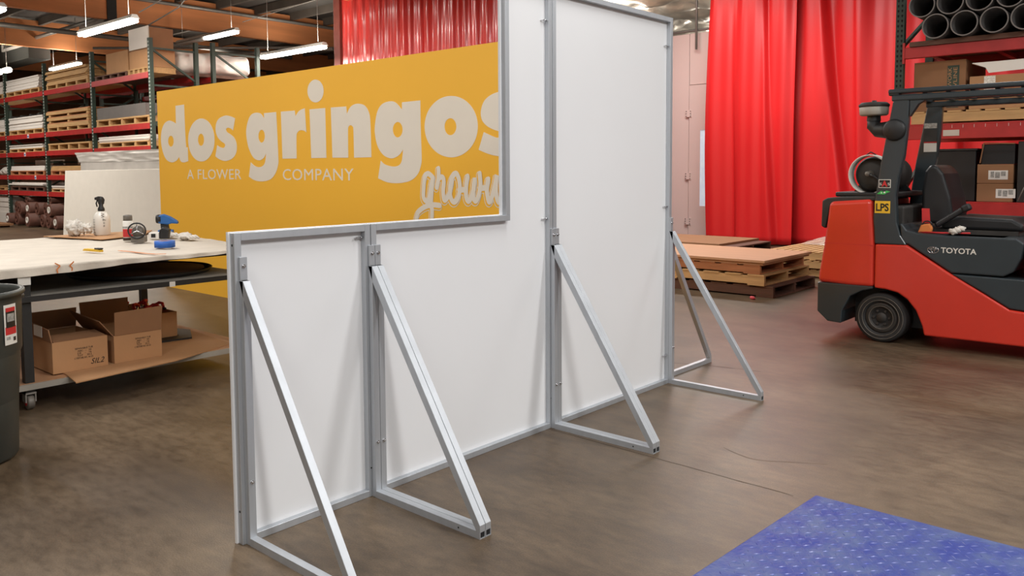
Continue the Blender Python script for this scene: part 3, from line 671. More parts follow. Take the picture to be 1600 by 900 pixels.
def carton(x0, y0, z0, x1, y1, z1, label, m='card', open_=False, flaps=(), group=None, name='cardboard_box', tape=True, cat='box'):
    o = ((x0 + x1) / 2, (y0 + y1) / 2, z0); t = thing(name, label, cat, o, 0, group)
    b = MB(o); w = 0.006
    if open_:
        b.box(x0, y0, z0, x1, y1, z0 + w).box(x0, y0, z0 + w, x0 + w, y1, z1).box(x1 - w, y0, z0 + w, x1, y1, z1)
        b.box(x0 + w, y0, z0 + w, x1 - w, y0 + w, z1).box(x0 + w, y1 - w, z0 + w, x1 - w, y1, z1)
        b.build('box_body', m, t)
    else:
        b.box(x0, y0, z0, x1, y1, z1); b.build('box_body', m, t, 0.004, 1)
        if tape: MB(o).box(x0 + 0.01, (y0 + y1) / 2 - 0.025, z1, x1 - 0.01, (y0 + y1) / 2 + 0.025, z1 + 0.0015).build('tape', 'card_dark', t)
    for f in flaps: MB(o).bar(f[0], f[1], f[2], 0.005, f[3]).build('flap', f[4] if len(f) > 4 else m, t)
    return t
zz = z + 0.121
carton(-19.45, 8.05, z + 0.111, -18.32, 8.95, 4.13, 'wide open-topped carton on the top rack shelf, left of the piled cartons')
carton(-18.2, 8.03, zz, -17.24, 8.58, 4.05, 'lower brown carton of the pile beside the green rack end post', tape=False)
t = carton(-18.18, 8.05, 4.051, -17.25, 8.56, 4.5, 'upper carton of the pile, with a pale raised front flap', 'card_dark')
MB(tuple(t.location)).box(-18.18, 8.02, 4.08, -17.27, 8.045, 4.52).build('flap', 'sheet_white', t)
# second shelf
z = tp[3]
bay_load(z, -28.6, -26.2, 0.13, 2.95, 'white sheets on the second highest shelf at the left picture edge', 'pallet under white sheets on the second highest shelf, left edge')
bay_load(z, -25.85, -23.3, 0.13, 2.96, 'white sheet stack with dark straps on the second highest shelf', 'pale pallet under the strapped white sheets')
o = (-24.5, 8.5, 2.96); t = thing('strap', 'dark blocks strapped on the white sheets of the second highest shelf', 'strap', o)
for x in (-25.6, -24.9, -24.2, -23.6): MB(o).box(x, 7.97, 2.962, x + 0.14, 8.9, 3.01).build('block', 'grime', t)
far_pallet(-23.0, 7.98, z, -20.35, 9.0, 0.12, 'pallet under the stack of battened wooden panels')
o = (-21.7, 8.5, z + 0.121); t = thing('panel_stack', 'battened wooden panels stacked with dark gaps on the second highest shelf', 'stack', o)
q = z + 0.122
for i in range(3):
    MB(o).box(-22.98 - 0.03 * i, 7.98, q, -20.4, 9.0, q + 0.07).build('wood_panel', 'wood', t)
    MB(o).box(-23.02, 8.0, q + 0.071, -20.42 + 0.04 * i, 8.95, q + 0.095).build('wood_panel', 'wood_orange', t)
    if i < 2:
        for x in (-22.9, -21.7, -20.55): MB(o).box(x, 8.0, q + 0.096, x + 0.12, 8.98, q + 0.15).build('batten', 'wood', t)
    q += 0.151
far_pallet(-19.95, 7.98, z, -17.25, 9.0, 0.17, 'pale open pallet under the dark grey boards', blocks=4)
sheets(-19.93, 8.0, z + 0.171, -17.45, 8.98, 2.93, 'dark grey board stack on the second highest shelf beside the end post', 'sheet_grey', 9, 0.004)
# third shelf
z = tp[2]
bay_load(z, -28.6, -26.3, 0.08, 2.12, 'thin brown board stack on the middle shelf at the left picture edge', 'pallet at the left edge of the middle shelf', 'wood_dark')
bay_load(z, -25.9, -23.35, 0.10, 2.21, 'low white sheet stack on the middle shelf, second bay', 'pale pallet under low white sheets on the middle shelf', n=4)
far_pallet(-22.98, 7.98, z, -20.35, 9.0, 0.18, 'empty looking pale pallet on the middle shelf', blocks=4)
sheets(-22.0, 8.3, z + 0.181, -20.5, 9.0, 2.22, 'thin white sheets lying far back on the middle shelf pallet', n=2)
bay_load(z, -19.9, -17.3, 0.12, 2.26, 'greyish white sheets on the middle shelf above the wrapped foam', 'pale pallet under greyish sheets beside the end post', n=4)
# fourth shelf
z = tp[1]
o = (-26.9, 8.2, z)
mb = MB(o)
for i in range(5): mb.blob((-27.1 + i * 0.14, 8.2, z + 0.09 + 0.05 * (i % 2)), (0.13, 0.12, 0.09), 0.5, 10, 7, 3, i)
tag(mb.build('crumpled_film', 'cloth_white'), 'crumpled white film on the fourth shelf at the left picture edge', 'film')
bay_load(z, -25.9, -23.35, 0.12, 1.64, 'white sheets above an orange pallet on the fourth shelf', 'orange wood pallet on the fourth shelf', pm='wood_orange', n=3)
bay_load(z, -22.9, -20.6, 0.12, 1.62, 'brownish sheets on the fourth shelf beside the wrapped foam', 'orange wood pallet beside the wrapped foam', 'wood', 'wood_orange', n=4)
for (x0, x1, s, l) in ((-25.5, -24.7, 0.0, 'small pale sign lying high on the fourth shelf, left one'), (-24.4, -23.4, 0.02, 'black and white sign propped on the fourth shelf, middle one'), (-22.5, -22.0, 0, 'narrow pale sign propped on the fourth shelf, right one')):
    o = (x0, 8.5, 1.66); t = thing('leaning_sign', l, 'sign', o)
    MB(o).box(x0, 8.5, 1.652, x1, 8.52, 1.80).build('sign_board', 'sheet_white', t)
    if s: MB(o).prism([(x0 + 0.2, 1.66), (x1 - 0.05, 1.66), (x1 - 0.1, 1.77), (x0 + 0.3, 1.77)], 8.494, 8.4995).build('sign_print', 'black', t)
# lowest shelf
z = tp[0]
bay_load(z, -28.6, -26.4, 0.08, 1.08, 'low pale stack on the lowest shelf at the left picture edge', 'pallet at the left end of the lowest shelf', 'wood')
bay_load(z, -25.95, -23.4, 0.12, 1.2, 'white sheets on a weathered pallet on the lowest shelf', 'weathered pallet under white sheets on the lowest shelf', pm='wood_dark', n=3, jit=0.05)
bay_load(z, -22.9, -20.6, 0.08, 1.12, 'white sheets on the lowest shelf beside the white board', 'pale pallet on the lowest shelf beside the white board', n=2)
# floor level: white stack, rolls of brown material
sheets(-28.85, 8.1, 0.02, -26.2, 8.9, 0.78, 'large white sheet stack on the floor under the rack at the left picture edge', n=5, jit=0.06)
i = 0
for (x, zc, r, lab) in ((-25.7, 0.18, 0.16, 'leftmost'), (-25.2, 0.2, 0.18, None), (-24.6, 0.17, 0.16, None), (-24.1, 0.2, 0.18, None), (-23.55, 0.19, 0.17, None), (-22.86, 0.2, 0.18, None), (-22.42, 0.19, 0.17, None),
                        (-25.45, 0.5, 0.17, None), (-24.9, 0.48, 0.16, None), (-24.35, 0.5, 0.17, None), (-23.8, 0.5, 0.17, None), (-23.41, 0.5, 0.17, None), (-22.7, 0.5, 0.16, None), (-24.62, 0.725, 0.08, None), (-22.8, 0.735, 0.07, None)):
    yf = 7.75 + 0.25 * rnd.random(); o = (x, yf, zc)
    nth = ['first', 'second', 'third', 'fourth', 'fifth', 'sixth', 'seventh']
    rw, ix = (('bottom', i) if i < 7 else ('middle', i - 7)) if i < 13 else ('top', i - 13)
    t = thing('material_roll', 'brown roll under the rack, %s from the left in the %s row of the pile' % (nth[ix], rw), 'roll', o, 0, 'rolls piled under the left rack')
    MB(o).lathe([(r, 0.0), (r, 1.1)], o, 14, 'y').lathe([(0.07, 0.0), (r, 0.0)], o, 14, 'y', False).build('roll_body', 'roll', t)
    MB(o).lathe([(0.055, 0.2), (0.055, -0.02), (0.085, -0.02), (0.085, 0.0)], o, 12, 'y', False).build('core', 'core' if i % 3 == 0 else 'roll', t)
    i += 1
o = (-26.6, 7.2, 0); t = thing('plywood_platform', 'low brown platform on the floor in front of the rolls', 'platform', o)
MB(o).box(-30.2, 6.9, 0.05, -24.6, 7.6, 0.1).build('platform_top', 'card_dark', t)
for x in (-30, -27.4, -24.9): MB(o).box(x, 6.95, 0, x + 0.15, 7.55, 0.05).build('platform_block', 'wood_dark', t)
# label plates on rack beams
for (x, zl, wh) in ((-24.3, LV[3], 'second highest'), (-24.6, LV[2], 'middle'), (-23.9, LV[1], 'fourth')):
    o = (x, 7.95, zl); t = thing('rack_label', 'small blue and white tag stuck on the %s red rack beam' % wh, 'label', o, 0, 'tags on the red rack beams')
    MB(o).box(x - 0.06, 7.951, zl - 0.05, x + 0.06, 7.954, zl + 0.05).build('tag_face', 'sheet_white', t)
    MB(o).box(x - 0.04, 7.948, zl - 0.03, x + 0.04, 7.951, zl + 0.01).build('tag_print', 'blue_tape', t)
# plastic wrapped roll on the rear row and load below it
o = (-17.75, 9.6, 3.6)
def wf(u, v):
    t = u * 2 * math.pi; y = 8.68 + v * 1.8
    e = 0.02 if v in (0, 1) else min(1.0, 0.75 + 6 * min(v, 1 - v))
    k = 1 + 0.13 * noise.noise(Vector((math.cos(t) * 2, math.sin(t) * 2, y * 3.2)))
    sq = (abs(math.cos(t)) ** 0.7 * (1 if math.cos(t) > 0 else -1), abs(math.sin(t)) ** 0.7 * (1 if math.sin(t) > 0 else -1))
    return (-17.72 + 0.38 * sq[0] * k * e, y, 3.87 + 0.25 * sq[1] * k * e)
t = thing('wrapped_roll', 'long bundle wrapped in crinkled translucent plastic lying high behind the rack end post', 'roll', o)
MB(o).grid(36, 46, wf).build('plastic_film', 'wrap', t)
MB(o).box(-18.1, 8.62, 3.555, -17.3, 10.5, 3.615).build('support_board', 'wood_dark', t)
o = (-18.9, 9.95, 2.5); carton(-19.8, 9.5, 2.5, -17.4, 10.4, 3.2, 'dark brown crate on the rear rack row behind the grey boards', 'wood_dark')

# foam block, white board
o = (-17.0, 6.95, 0); t = thing('foam_stack', 'tall block of grey plastic wrapped foam behind the white board', 'stack', o)
MB(o).grid(40, 10, lambda u, v: (-18.55 + 4.9 * u + 0.25 * v * (1 - u), 6.95 + 0.02 * noise.noise(Vector((u * 9, v * 5, 0))), 1.87 - v * 0.21)).build('foam_front', 'foam', t)
MB(o).prism([(-18.55, 1.87), (-18.27, 1.66), (-13.65, 1.66), (-13.65, 1.87)], 6.96, 7.7).build('foam_slab', 'foam', t)
MB(o).box(-18.25, 6.95, 0.15, -13.65, 7.7, 1.655).build('foam_slab', 'foam', t)
for x in (-18.1, -16, -13.9): MB(o).box(x, 7.0, 0, x + 0.15, 7.65, 0.15).build('pallet_block', 'wood_dark', t)
o = (-16.2, 6.6, 0); tag(MB(o).prism([(-18.42, 0), (-18.14, 1.49), (-13.2, 1.51), (-13.2, 0)], 6.6, 6.64).build('white_board', 'panel_edge', bevel=0.004), 'large blank white board standing between the bench and the amber sign', 'board')

# ================================================================ WORK BENCH AND WHAT LIES ON IT
o = (-6.4, 2.3, 0)
t = thing('work_bench', 'long cloth-covered work bench on casters with two shelves below', 'workbench', o)
ZT = 0.88
def clothtop(u, v):
    y1 = 3.30 + 0.42 * v if v < 0.4 else 3.47 + 0.25 * (v - 0.4)
    y = 0.55 + (y1 - 0.55) * u; x = -5.45 - 2.33 * v
    n = 0.006 * noise.noise(Vector((x * 2.2, y * 1.6, 0))) + 0.003 * noise.noise(Vector((x * 9, y * 5, 2)))
    w = 0.005 * max(0, math.sin(y * 5 + x * 3)) * (1 if u > 0.75 else 0.2)
    return (x, y, ZT + n + w * (u > 0.7) + 0.004)
c = MB(o); c.grid(120, 80, clothtop)
def drop(u, v):
    x, y, z = clothtop(u, 0)
    return (x + 0.012 * v + 0.006 * v * math.sin(y * 26), y, z - v * (0.062 - 0.085 * max(0, u - 0.38) + 0.004 * math.sin(y * 7)))
c.grid(120, 4, drop)
c.build('bench_cloth', 'bench_cloth', t, label='creased off-white cover')
MB(o).prism([(-5.47, 0.6), (-5.47, 3.28), (-6.3, 3.44), (-7.75, 3.66), (-7.75, 0.6)], 0.845, 0.864, 'z').build('bench_top', 'steel_dark', t)
MB(o).box(-7.5, 0.6, 0.685, -5.471, 3.25, 0.70).build('upper_shelf', 'shelf', t)
MB(o).box(-5.47, 0.6, 0.668, -5.455, 3.25, 0.7005).build('shelf_rail', 'steel_dark', t)
MB(o).box(-7.5, 0.6, 0.145, -5.47, 3.25, 0.168).build('lower_shelf', 'ply', t)
MB(o).box(-5.48, 0.6, 0.13, -5.455, 3.25, 0.166).build('shelf_rail', 'shelf', t)
for (x, y) in ((-5.51, 1.742), (-5.51, 3.19), (-7.2, 3.22), (-7.4, 0.7), (-7.4, 1.9)):
    l = MB(o).box(x - 0.028, y - 0.026, 0.11, x + 0.028, y + 0.026, 0.86).build('leg', 'steel_dark', t)
    MB(o).lathe([(0.0, -0.02), (0.042, -0.02), (0.045, -0.012), (0.045, 0.012), (0.042, 0.02), (0.0, 0.02)], (x, y, 0.046), 14, 'y').build('caster_wheel', 'grey_tool', l)
    MB(o).lathe([(0.0, -0.022), (0.022, -0.022), (0.022, 0.022), (0.0, 0.022)], (x, y, 0.046), 12, 'y').build('caster_hub', 'sticker_red', l)
    MB(o).box(x - 0.03, y - 0.03, 0.05, x + 0.03, y - 0.024, 0.11).box(x - 0.03, y + 0.024, 0.05, x + 0.03, y + 0.03, 0.11).box(x - 0.035, y - 0.03, 0.1, x + 0.035, y + 0.03, 0.11).build('caster_fork', 'pipe', l)
MB(o).box(-5.452, 1.69, 0.775, -5.447, 1.76, 0.83).build('tape_patch', 'paper', t)
MB(o).box(-5.453, 2.62, 0.665, -5.450, 2.66, 0.70).build('paper_tag', 'paper', t)
# marks drawn on the cloth
m = MB(o)
def stroke(pts, w, fn):
    for a, b in zip(pts, pts[1:]):
        m.bar(fn(a), fn(b), w, 0.0015, (1, 0, 0.02))
ff = lambda p: (-5.435, p[0], p[1])
stroke([(1.895, 0.895), (1.925, 0.875), (1.905, 0.855), (1.91, 0.832)], 0.007, ff)
m.build('orange_mark', 'orange', t); m = MB(o)
stroke([(2.005, 0.895), (1.98, 0.872), (1.995, 0.855), (1.99, 0.832)], 0.007, ff)
m.build('orange_mark', 'orange', t)
m = MB(o)
for a, b in zip([(-5.95, 2.50), (-5.80, 2.52), (-5.62, 2.53), (-5.5, 2.55)], [(-5.80, 2.52), (-5.62, 2.53), (-5.5, 2.55), (-5.45, 2.60)]): m.bar((a[0], a[1], 0.894), (b[0], b[1], 0.894), 0.02, 0.002)
m.build('orange_mark', 'orange', t)
# cardboard sheet and boxes on the lower shelf
o = (-6.0, 2.6, 0.169)
tag(MB(o).prism([(-5.52, 1.96), (-5.25, 1.92), (-5.35, 2.6), (-5.57, 3.13), (-6.5, 3.2), (-6.9, 2.6), (-6.9, 1.96)], 0.169, 0.176, 'z').build('cardboard_sheet', 'card'), 'flat cardboard sheet lining the lower bench shelf and overhanging its edge', 'cardboard')
def bench_box(x0, y0, x1, y1, h, fl_, label):
    z0 = 0.177
    o = ((x0 + x1) / 2, (y0 + y1) / 2, z0); t = thing('cardboard_box', label, 'box', o, 0)
    b = MB(o); w = 0.006; z1 = z0 + h
    b.box(x0, y0, z0, x1, y1, z0 + w).box(x0, y0, z0 + w, x0 + w, y1, z1).box(x1 - w, y0, z0 + w, x1, y1, z1)
    b.box(x0 + w, y0, z0 + w, x1 - w, y0 + w, z1).box(x0 + w, y1 - w, z0 + w, x1 - w, y1, z1)
    b.build('box_body', 'card', t)
    for f in fl_:
        MB(o).add(f, [(0, 1, 2, 3)]).build('flap', 'card_dark', t, solid=0.006)
    return t
xf = -5.56
t = bench_box(-6.08, 1.90, xf, 2.238, 0.20,
    [[(-6.08, 1.90, 0.378), (xf, 1.90, 0.378), (xf - 0.02, 1.89, 0.46), (-6.08, 1.89, 0.49)],
     [(-6.08, 1.90, 0.378), (-6.08, 2.238, 0.378), (-6.12, 2.26, 0.50), (-6.12, 1.90, 0.50)],
     [(xf, 1.91, 0.378), (xf, 2.23, 0.378), (xf - 0.17, 2.225, 0.395), (xf - 0.17, 1.915, 0.395)]], 'open cardboard box marked SIL2 under the bench beside the grey bin')
o = tuple(t.location)
m = MB(o)
tt = [('SEPARABLE TUB', 0.312, 2.035, .11), ('ABC   -   50', 0.296, 2.05, .085), ('DE    -   16', 0.281, 2.05, .085), ('TOT     24.2', 0.266, 2.048, .088), ('C FEETURE NO. 50.125', 0.250, 2.03, .115)]
for s_, z, y, w in tt: text(s_, 0.016, (xf + 0.0008, y, z), (90, 0, 90), 'ink', t, w, 'box_print', 0.0003, o)
text('SIL2', 0.05, (xf + 0.001, 2.13, 0.205), (90, 0, 90), 'ink', t, 0.085, 'marker_writing', 0.0004, o, shear=0.35)
MB(o).box(-5.82, 1.884, 0.40, -5.68, 1.887, 0.47).build('shipping_label', 'paper', t)
mb = MB(o)
for i in range(4): mb.blob((-5.78 + 0.05 * (i % 2), 1.99 + 0.055 * i, 0.345), (0.09, 0.04, 0.03), 0.5, 12, 8, 3, i)
tag(mb.build('plastic_bag', 'wrap'), 'crumpled clear plastic filling the box marked SIL2', 'plastic')
t = bench_box(-6.08, 2.28, xf, 2.602, 0.185,
    [[(xf, 2.285, 0.363), (xf, 2.60, 0.363), (xf + 0.01, 2.608, 0.527), (xf + 0.01, 2.285, 0.52)],
     [(-6.08, 2.28, 0.363), (xf - 0.01, 2.28, 0.363), (xf - 0.02, 2.20, 0.47), (-6.08, 2.20, 0.49)],
     [(-6.08, 2.28, 0.363), (-6.08, 2.6, 0.363), (-6.12, 2.62, 0.53), (-6.12, 2.28, 0.53)]], 'cardboard box with its tall front flap raised, right of the box marked SIL2')
o = tuple(t.location)
MB(o).box(xf + 0.0002, 2.285, 0.362, xf + 0.0014, 2.60, 0.364).build('fold_line', 'card_dark', t)
for s_, z, y, w in [('SEPARABLE TUB', 0.318, 2.42, .105), ('ABC   -   50', 0.303, 2.43, .085), ('DE    -   16', 0.289, 2.43, .085), ('TOT     24.2', 0.275, 2.43, .085), ('C FEETURE NO. 50.125', 0.260, 2.415, .11)]:
    text(s_, 0.016, (xf + 0.0008, y, z), (90, 0, 90), 'ink', t, w, 'box_print', 0.0003, o)
t = bench_box(-6.75, 2.70, -6.10, 2.98, 0.2, [], 'low open box of red clamps behind the tall-flapped box')
for i in range(7):
    x = -6.15 - 0.07 * i; y = 2.79 + 0.07 * (i % 3); o = (x, y, 0.38)
    c = thing('spring_clamp', 'red plastic clamp heaped in the open box under the bench', 'clamp', o, rnd.random() * 3, 'red clamps in the box under the bench')
    a = rnd.uniform(0.3, 1.2)
    MB().tube([(0.045 * math.cos(q * .7 + a), 0.02 * math.sin(q), 0.005 + 0.045 * math.sin(q * .7 + a)) for q in range(7)], 0.012, 7).build('clamp_jaw', 'sticker_red', c)
    MB().tube([(-0.03, 0, -0.03), (0.02, 0.01, 0.02), (0.05, 0.02, 0.0)], 0.011, 7).build('clamp_handle', 'grime', c)
    MB().lathe([(0, -0.012), (0.018, -0.012), (0.018, 0.012), (0, 0.012)], (0, 0, 0.01), 10, 'y').build('clamp_pivot', 'chrome', c)
o = (-6.2, 3.05, 0.177)
tag(MB(o).prism([(-6.0, 2.66), (-5.95, 3.02), (-6.25, 3.16), (-6.7, 3.0), (-6.09, 2.99), (-6.09, 2.66)], 0.177, 0.19, 'z').build('dark_board', 'steel_dark'), 'small dark board on the cardboard beside the box of clamps', 'board')
# round dark lid on the upper shelf
o = (-6.1, 2.72, 0.701); t = thing('round_tray', 'large dark round tray on the upper bench shelf', 'tray', o)
MB(o).lathe([(0.0, 0.0), (0.47, 0.0), (0.5, 0.03), (0.49, 0.035), (0.46, 0.012), (0.0, 0.012)], o, 40).build('tray_dish', 'black', t)
MB(o).lathe([(0.0, 0.02), (0.44, 0.02), (0.44, 0.03), (0.0, 0.035)], o, 40).build('tray_lid', 'wood_dark', t)

# things on the bench top
Z = 0.8965
o = (-7.4, 3.1, Z); tag(MB(o).prism([(-7.75, 2.62), (-6.98, 2.80), (-7.2, 3.25), (-7.7, 3.55)], Z, Z + 0.006, 'z').build('cardboard_scrap', 'card'), 'flat cardboard scrap under the spray bottle on the bench', 'cardboard')
Zc = Z + 0.007
o = (-7.42, 2.98, Zc); t = thing('spray_bottle', 'translucent spray bottle with a black trigger head on the bench', 'bottle', o)
MB().lathe([(0, 0), (0.062, 0), (0.068, 0.01), (0.068, 0.13), (0.066, 0.16), (0.045, 0.195), (0.02, 0.212), (0.018, 0.23)], (0, 0, 0), 24).build('bottle_body', 'clear', t)
MB().lathe([(0.0, 0.212), (0.028, 0.212), (0.027, 0.235), (0.018, 0.25), (0.016, 0.30), (0.02, 0.325), (0.0, 0.34)], (0, 0, 0), 16).build('collar', 'black', t)
MB().prism([(-0.02, 0.27), (0.022, 0.27), (0.03, 0.31), (0.015, 0.335), (-0.02, 0.34), (-0.05, 0.33), (-0.05, 0.31), (-0.025, 0.305)], -0.012, 0.012, 'x').build('spray_head', 'black', t, 0.004)
MB().tube([(0.0, -0.03, 0.305), (0, -0.04, 0.28), (0.0, -0.033, 0.25)], 0.006, 6).build('trigger', 'black', t)
mk = MB()
for i in range(6):
    a = -1.25
    for j in range(3):
        b = a - 0.12 * j; mk.bar((0.0685 * math.cos(b), 0.0685 * math.sin(b), 0.03 + 0.022 * i), (0.0685 * math.cos(b - .12), 0.0685 * math.sin(b - .12), 0.03 + 0.022 * i), 0.0015, 0.002)
mk.build('level_marks', 'ink', t)
for i, ch in enumerate('Wynn'):
    a = R(-2); text(ch, 0.04 if i < 2 else 0.026, (0.0690 * math.cos(a), 0.0690 * math.sin(a), 0.155 - 0.026 * i), (90, -90, 88), 'ink', t, None, 'bottle_print', 0.0006)
o = (-7.52, 2.80, Zc); mb = MB(o)
for i, (dx, dy, s_) in enumerate(((0, 0, 1.0), (0.05, 0.05, 0.7), (0.12, 0.07, 0.6), (-0.05, 0.0, 0.7), (0.0, 0.02, 0.8))): mb.blob((-7.5 + dx, 2.78 + dy, Zc + 0.068 + 0.02 * (i == 4)), (0.062 * s_, 0.055 * s_, 0.042 * s_ + 0.014), 0.8, 22, 14, 3.2, i * 3.3)
tag(mb.build('crumpled_rag', 'cloth_white'), 'crumpled white rag left of the spray bottle', 'rag')
o = (-6.68, 2.885, Z); t = thing('spray_can', 'white and red spray can with a grey cap, standing on the bench', 'can', o)
MB().lathe([(0, 0), (0.037, 0.0), (0.039, 0.005), (0.039, 0.155), (0.034, 0.165), (0, 0.166)], (0, 0, 0), 20).build('can_body', 'paper', t)
MB().lathe([(0.0395, 0.035), (0.0395, 0.10)], (0, 0, 0), 20).build('label_band', 'sticker_red', t)
MB().lathe([(0.0396, 0.008), (0.0396, 0.03)], (0, 0, 0), 20).build('label_band', 'ink', t)
MB().lathe([(0.0396, 0.105), (0.0396, 0.12)], (0, 0, 0), 20).build('label_band', 'paper_grey', t)
MB().lathe([(0.0, 0.167), (0.034, 0.167), (0.034, 0.205), (0.03, 0.212), (0, 0.212)], (0, 0, 0), 20).build('cap', 'grey_tool', t)
o = (-6.50, 2.89, Z); t = thing('disc_sander', 'grey power sander standing with its round disc toward the camera', 'tool', o, R(49))
rg = []
for k in range(21):
    a = 2 * math.pi * k / 20; rg.append((0.066 * math.cos(a), -0.045, 0.095 + 0.060 * math.sin(a)))
MB().tube(rg, 0.006, 8, False).build('disc_rim', 'black', t)
MB().lathe([(0.0, -0.03), (0.045, -0.03), (0.05, 0.0), (0.035, 0.03), (0, 0.035)], (0, 0, 0.085), 20, 'y').build('motor_housing', 'grey_tool', t)
MB().box(-0.052, -0.04, 0.0, 0.05, 0.05, 0.05).build('sander_base', 'grey_tool', t, 0.008)
MB().tube([(0, -0.045, 0.095), (0, -0.045, 0.155)], 0.004, 6).tube([(0, -0.045, 0.095), (-0.055, -0.045, 0.065)], 0.004, 6).tube([(0, -0.045, 0.095), (0.055, -0.045, 0.065)], 0.004, 6).build('disc_spokes', 'chrome', t)
o = (-5.92, 2.82, Z); t = thing('tape_roll', 'roll of bright blue masking tape near the bench front edge', 'tape', o)
MB().lathe([(0.042, 0), (0.072, 0), (0.072, 0.048), (0.042, 0.048), (0.042, 0)], (0, 0, 0), 32).build('tape', 'blue_tape', t)
MB().lathe([(0.038, 0.001), (0.042, 0.001), (0.042, 0.047), (0.038, 0.047), (0.038, 0.001)], (0, 0, 0), 32).build('tape_core', 'card', t)
o = (-6.02, 2.35, Z); t = thing('utility_knife', 'yellow utility knife lying on the middle of the bench', 'knife', o, R(8))
MB().prism([(-0.11, 0.0), (-0.11, 0.006), (-0.09, 0.016), (0.09, 0.02), (0.11, 0.012), (0.11, 0)], -0.014, 0.014).build('knife_handle', 'yellow', t, 0.003)
MB().box(0.045, -0.015, 0.018, 0.105, 0.015, 0.027).build('knife_slider', 'black', t)
o = (-6.72, 3.13, Z); t = thing('tape_measure', 'small white and black box tool right of the sander', 'tool', o, R(50))
MB().box(-0.05, -0.035, 0, 0.03, 0.035, 0.055).build('tool_case', 'paper', t, 0.006)
MB().box(-0.03, -0.037, 0.015, 0.005, -0.0352, 0.045).build('case_print', 'black', t)
MB().prism([(0.032, 0.0), (0.10, 0.0), (0.115, 0.08), (0.06, 0.10), (0.032, 0.07)], -0.035, 0.035).build('black_knob', 'black', t, 0.01)
o = (-7.1, 3.40, Z); t = thing('cordless_drill', 'blue and black cordless power tool standing on the bench by the sign', 'tool', o, R(55))
MB().prism([(-0.075, 0.13), (-0.07, 0.165), (-0.02, 0.185), (0.04, 0.16), (0.10, 0.12), (0.105, 0.095), (0.05, 0.10), (0.02, 0.09), (-0.055, 0.10)], -0.032, 0.032).build('drill_body', 'blue_tool', t, 0.01)
MB().prism([(-0.04, 0.02), (0.03, 0.02), (0.02, 0.10), (-0.045, 0.10)], -0.022, 0.022).build('drill_grip', 'black', t, 0.008)
MB().box(-0.065, -0.035, 0, 0.06, 0.035, 0.045).build('battery', 'blue_tool', t, 0.008)
MB().lathe([(0.0, -0.08), (0.035, -0.08), (0.04, -0.065), (0.04, -0.04), (0, -0.04)], (-0.0, 0, 0.14), 14, 'x').build('chuck', 'black', t)
for i, (x, y, l) in enumerate(((-6.85, 3.28, 'pale work glove lying in front of the cordless tool'), (-6.50, 3.27, 'pale work glove lying right of the cordless tool'))):
    o = (x, y, Z); mb = MB(o)
    mb.blob((x, y, Z + 0.025), (0.08, 0.05, 0.03), 0.4, 18, 10, 3, i)
    for f in range(4): mb.tube([(x + 0.05, y - 0.03 + 0.02 * f, Z + 0.02), (x + 0.10, y - 0.035 + 0.024 * f, Z + 0.03), (x + 0.14, y - 0.03 + 0.026 * f, Z + 0.012)], [0.012, 0.011, 0.008], 7)
    mb.tube([(x, y - 0.04, Z + 0.02), (x + 0.04, y - 0.075, Z + 0.02)], [0.013, 0.009], 7)
    tag(mb.build('work_glove', 'cloth_white'), l, 'glove')

# ================================================================ GREY BIN
o = (-4.775, 1.19, 0); t = thing('trash_bin', 'large round grey plastic bin cut by the left picture edge', 'bin', o)
def ringgrid(mb, prof, n=56, rib=0.0):
    mb.lathe(prof, (0, 0, 0), n)
MB().lathe([(0, 0.004), (0.235, 0.0), (0.25, 0.02), (0.262, 0.35), (0.268, 0.52), (0.286, 0.56), (0.292, 0.80), (0.292, 0.835), (0.305, 0.835), (0.31, 0.845), (0.306, 0.862), (0.288, 0.862), (0.282, 0.84), (0.275, 0.5), (0.24, 0.03), (0, 0.03)], (0, 0, 0), 64).build('bin_body', 'can', t)
for a in (110, 290):
    ca, sa = math.cos(R(a)), math.sin(R(a))
    q = [(0.29, 0.075), (0.325, 0.06), (0.33, 0), (0.325, -0.06), (0.29, -0.075)]
    MB().tube([(r * ca - s * sa, r * sa + s * ca, 0.80) for r, s in q], 0.012, 8).build('handle', 'can', t)
def patch(a0, a1, z0, z1, r, m, name='sticker', n=8):
    MB().grid(n, 1, lambda u, v: (r * math.cos(R(a0 + (a1 - a0) * u)), r * math.sin(R(a0 + (a1 - a0) * u)), z0 + (z1 - z0) * v)).build(name, m, t)
patch(29, 46, 0.60, 0.80, 0.2945, 'paper'); patch(30, 45, 0.65, 0.69, 0.2955, 'sticker_red', 'sticker_print'); patch(31, 44, 0.685, 0.77, 0.2957, 'black', 'sticker_print')
patch(32.5, 42.5, 0.715, 0.755, 0.2961, 'paper_grey', 'sticker_print'); patch(31, 44, 0.765, 0.785, 0.2963, 'sticker_red', 'sticker_print'); patch(40, 44, 0.615, 0.635, 0.2955, 'ink', 'sticker_print'); patch(31, 36, 0.625, 0.64, 0.2955, 'paper_grey', 'sticker_print')

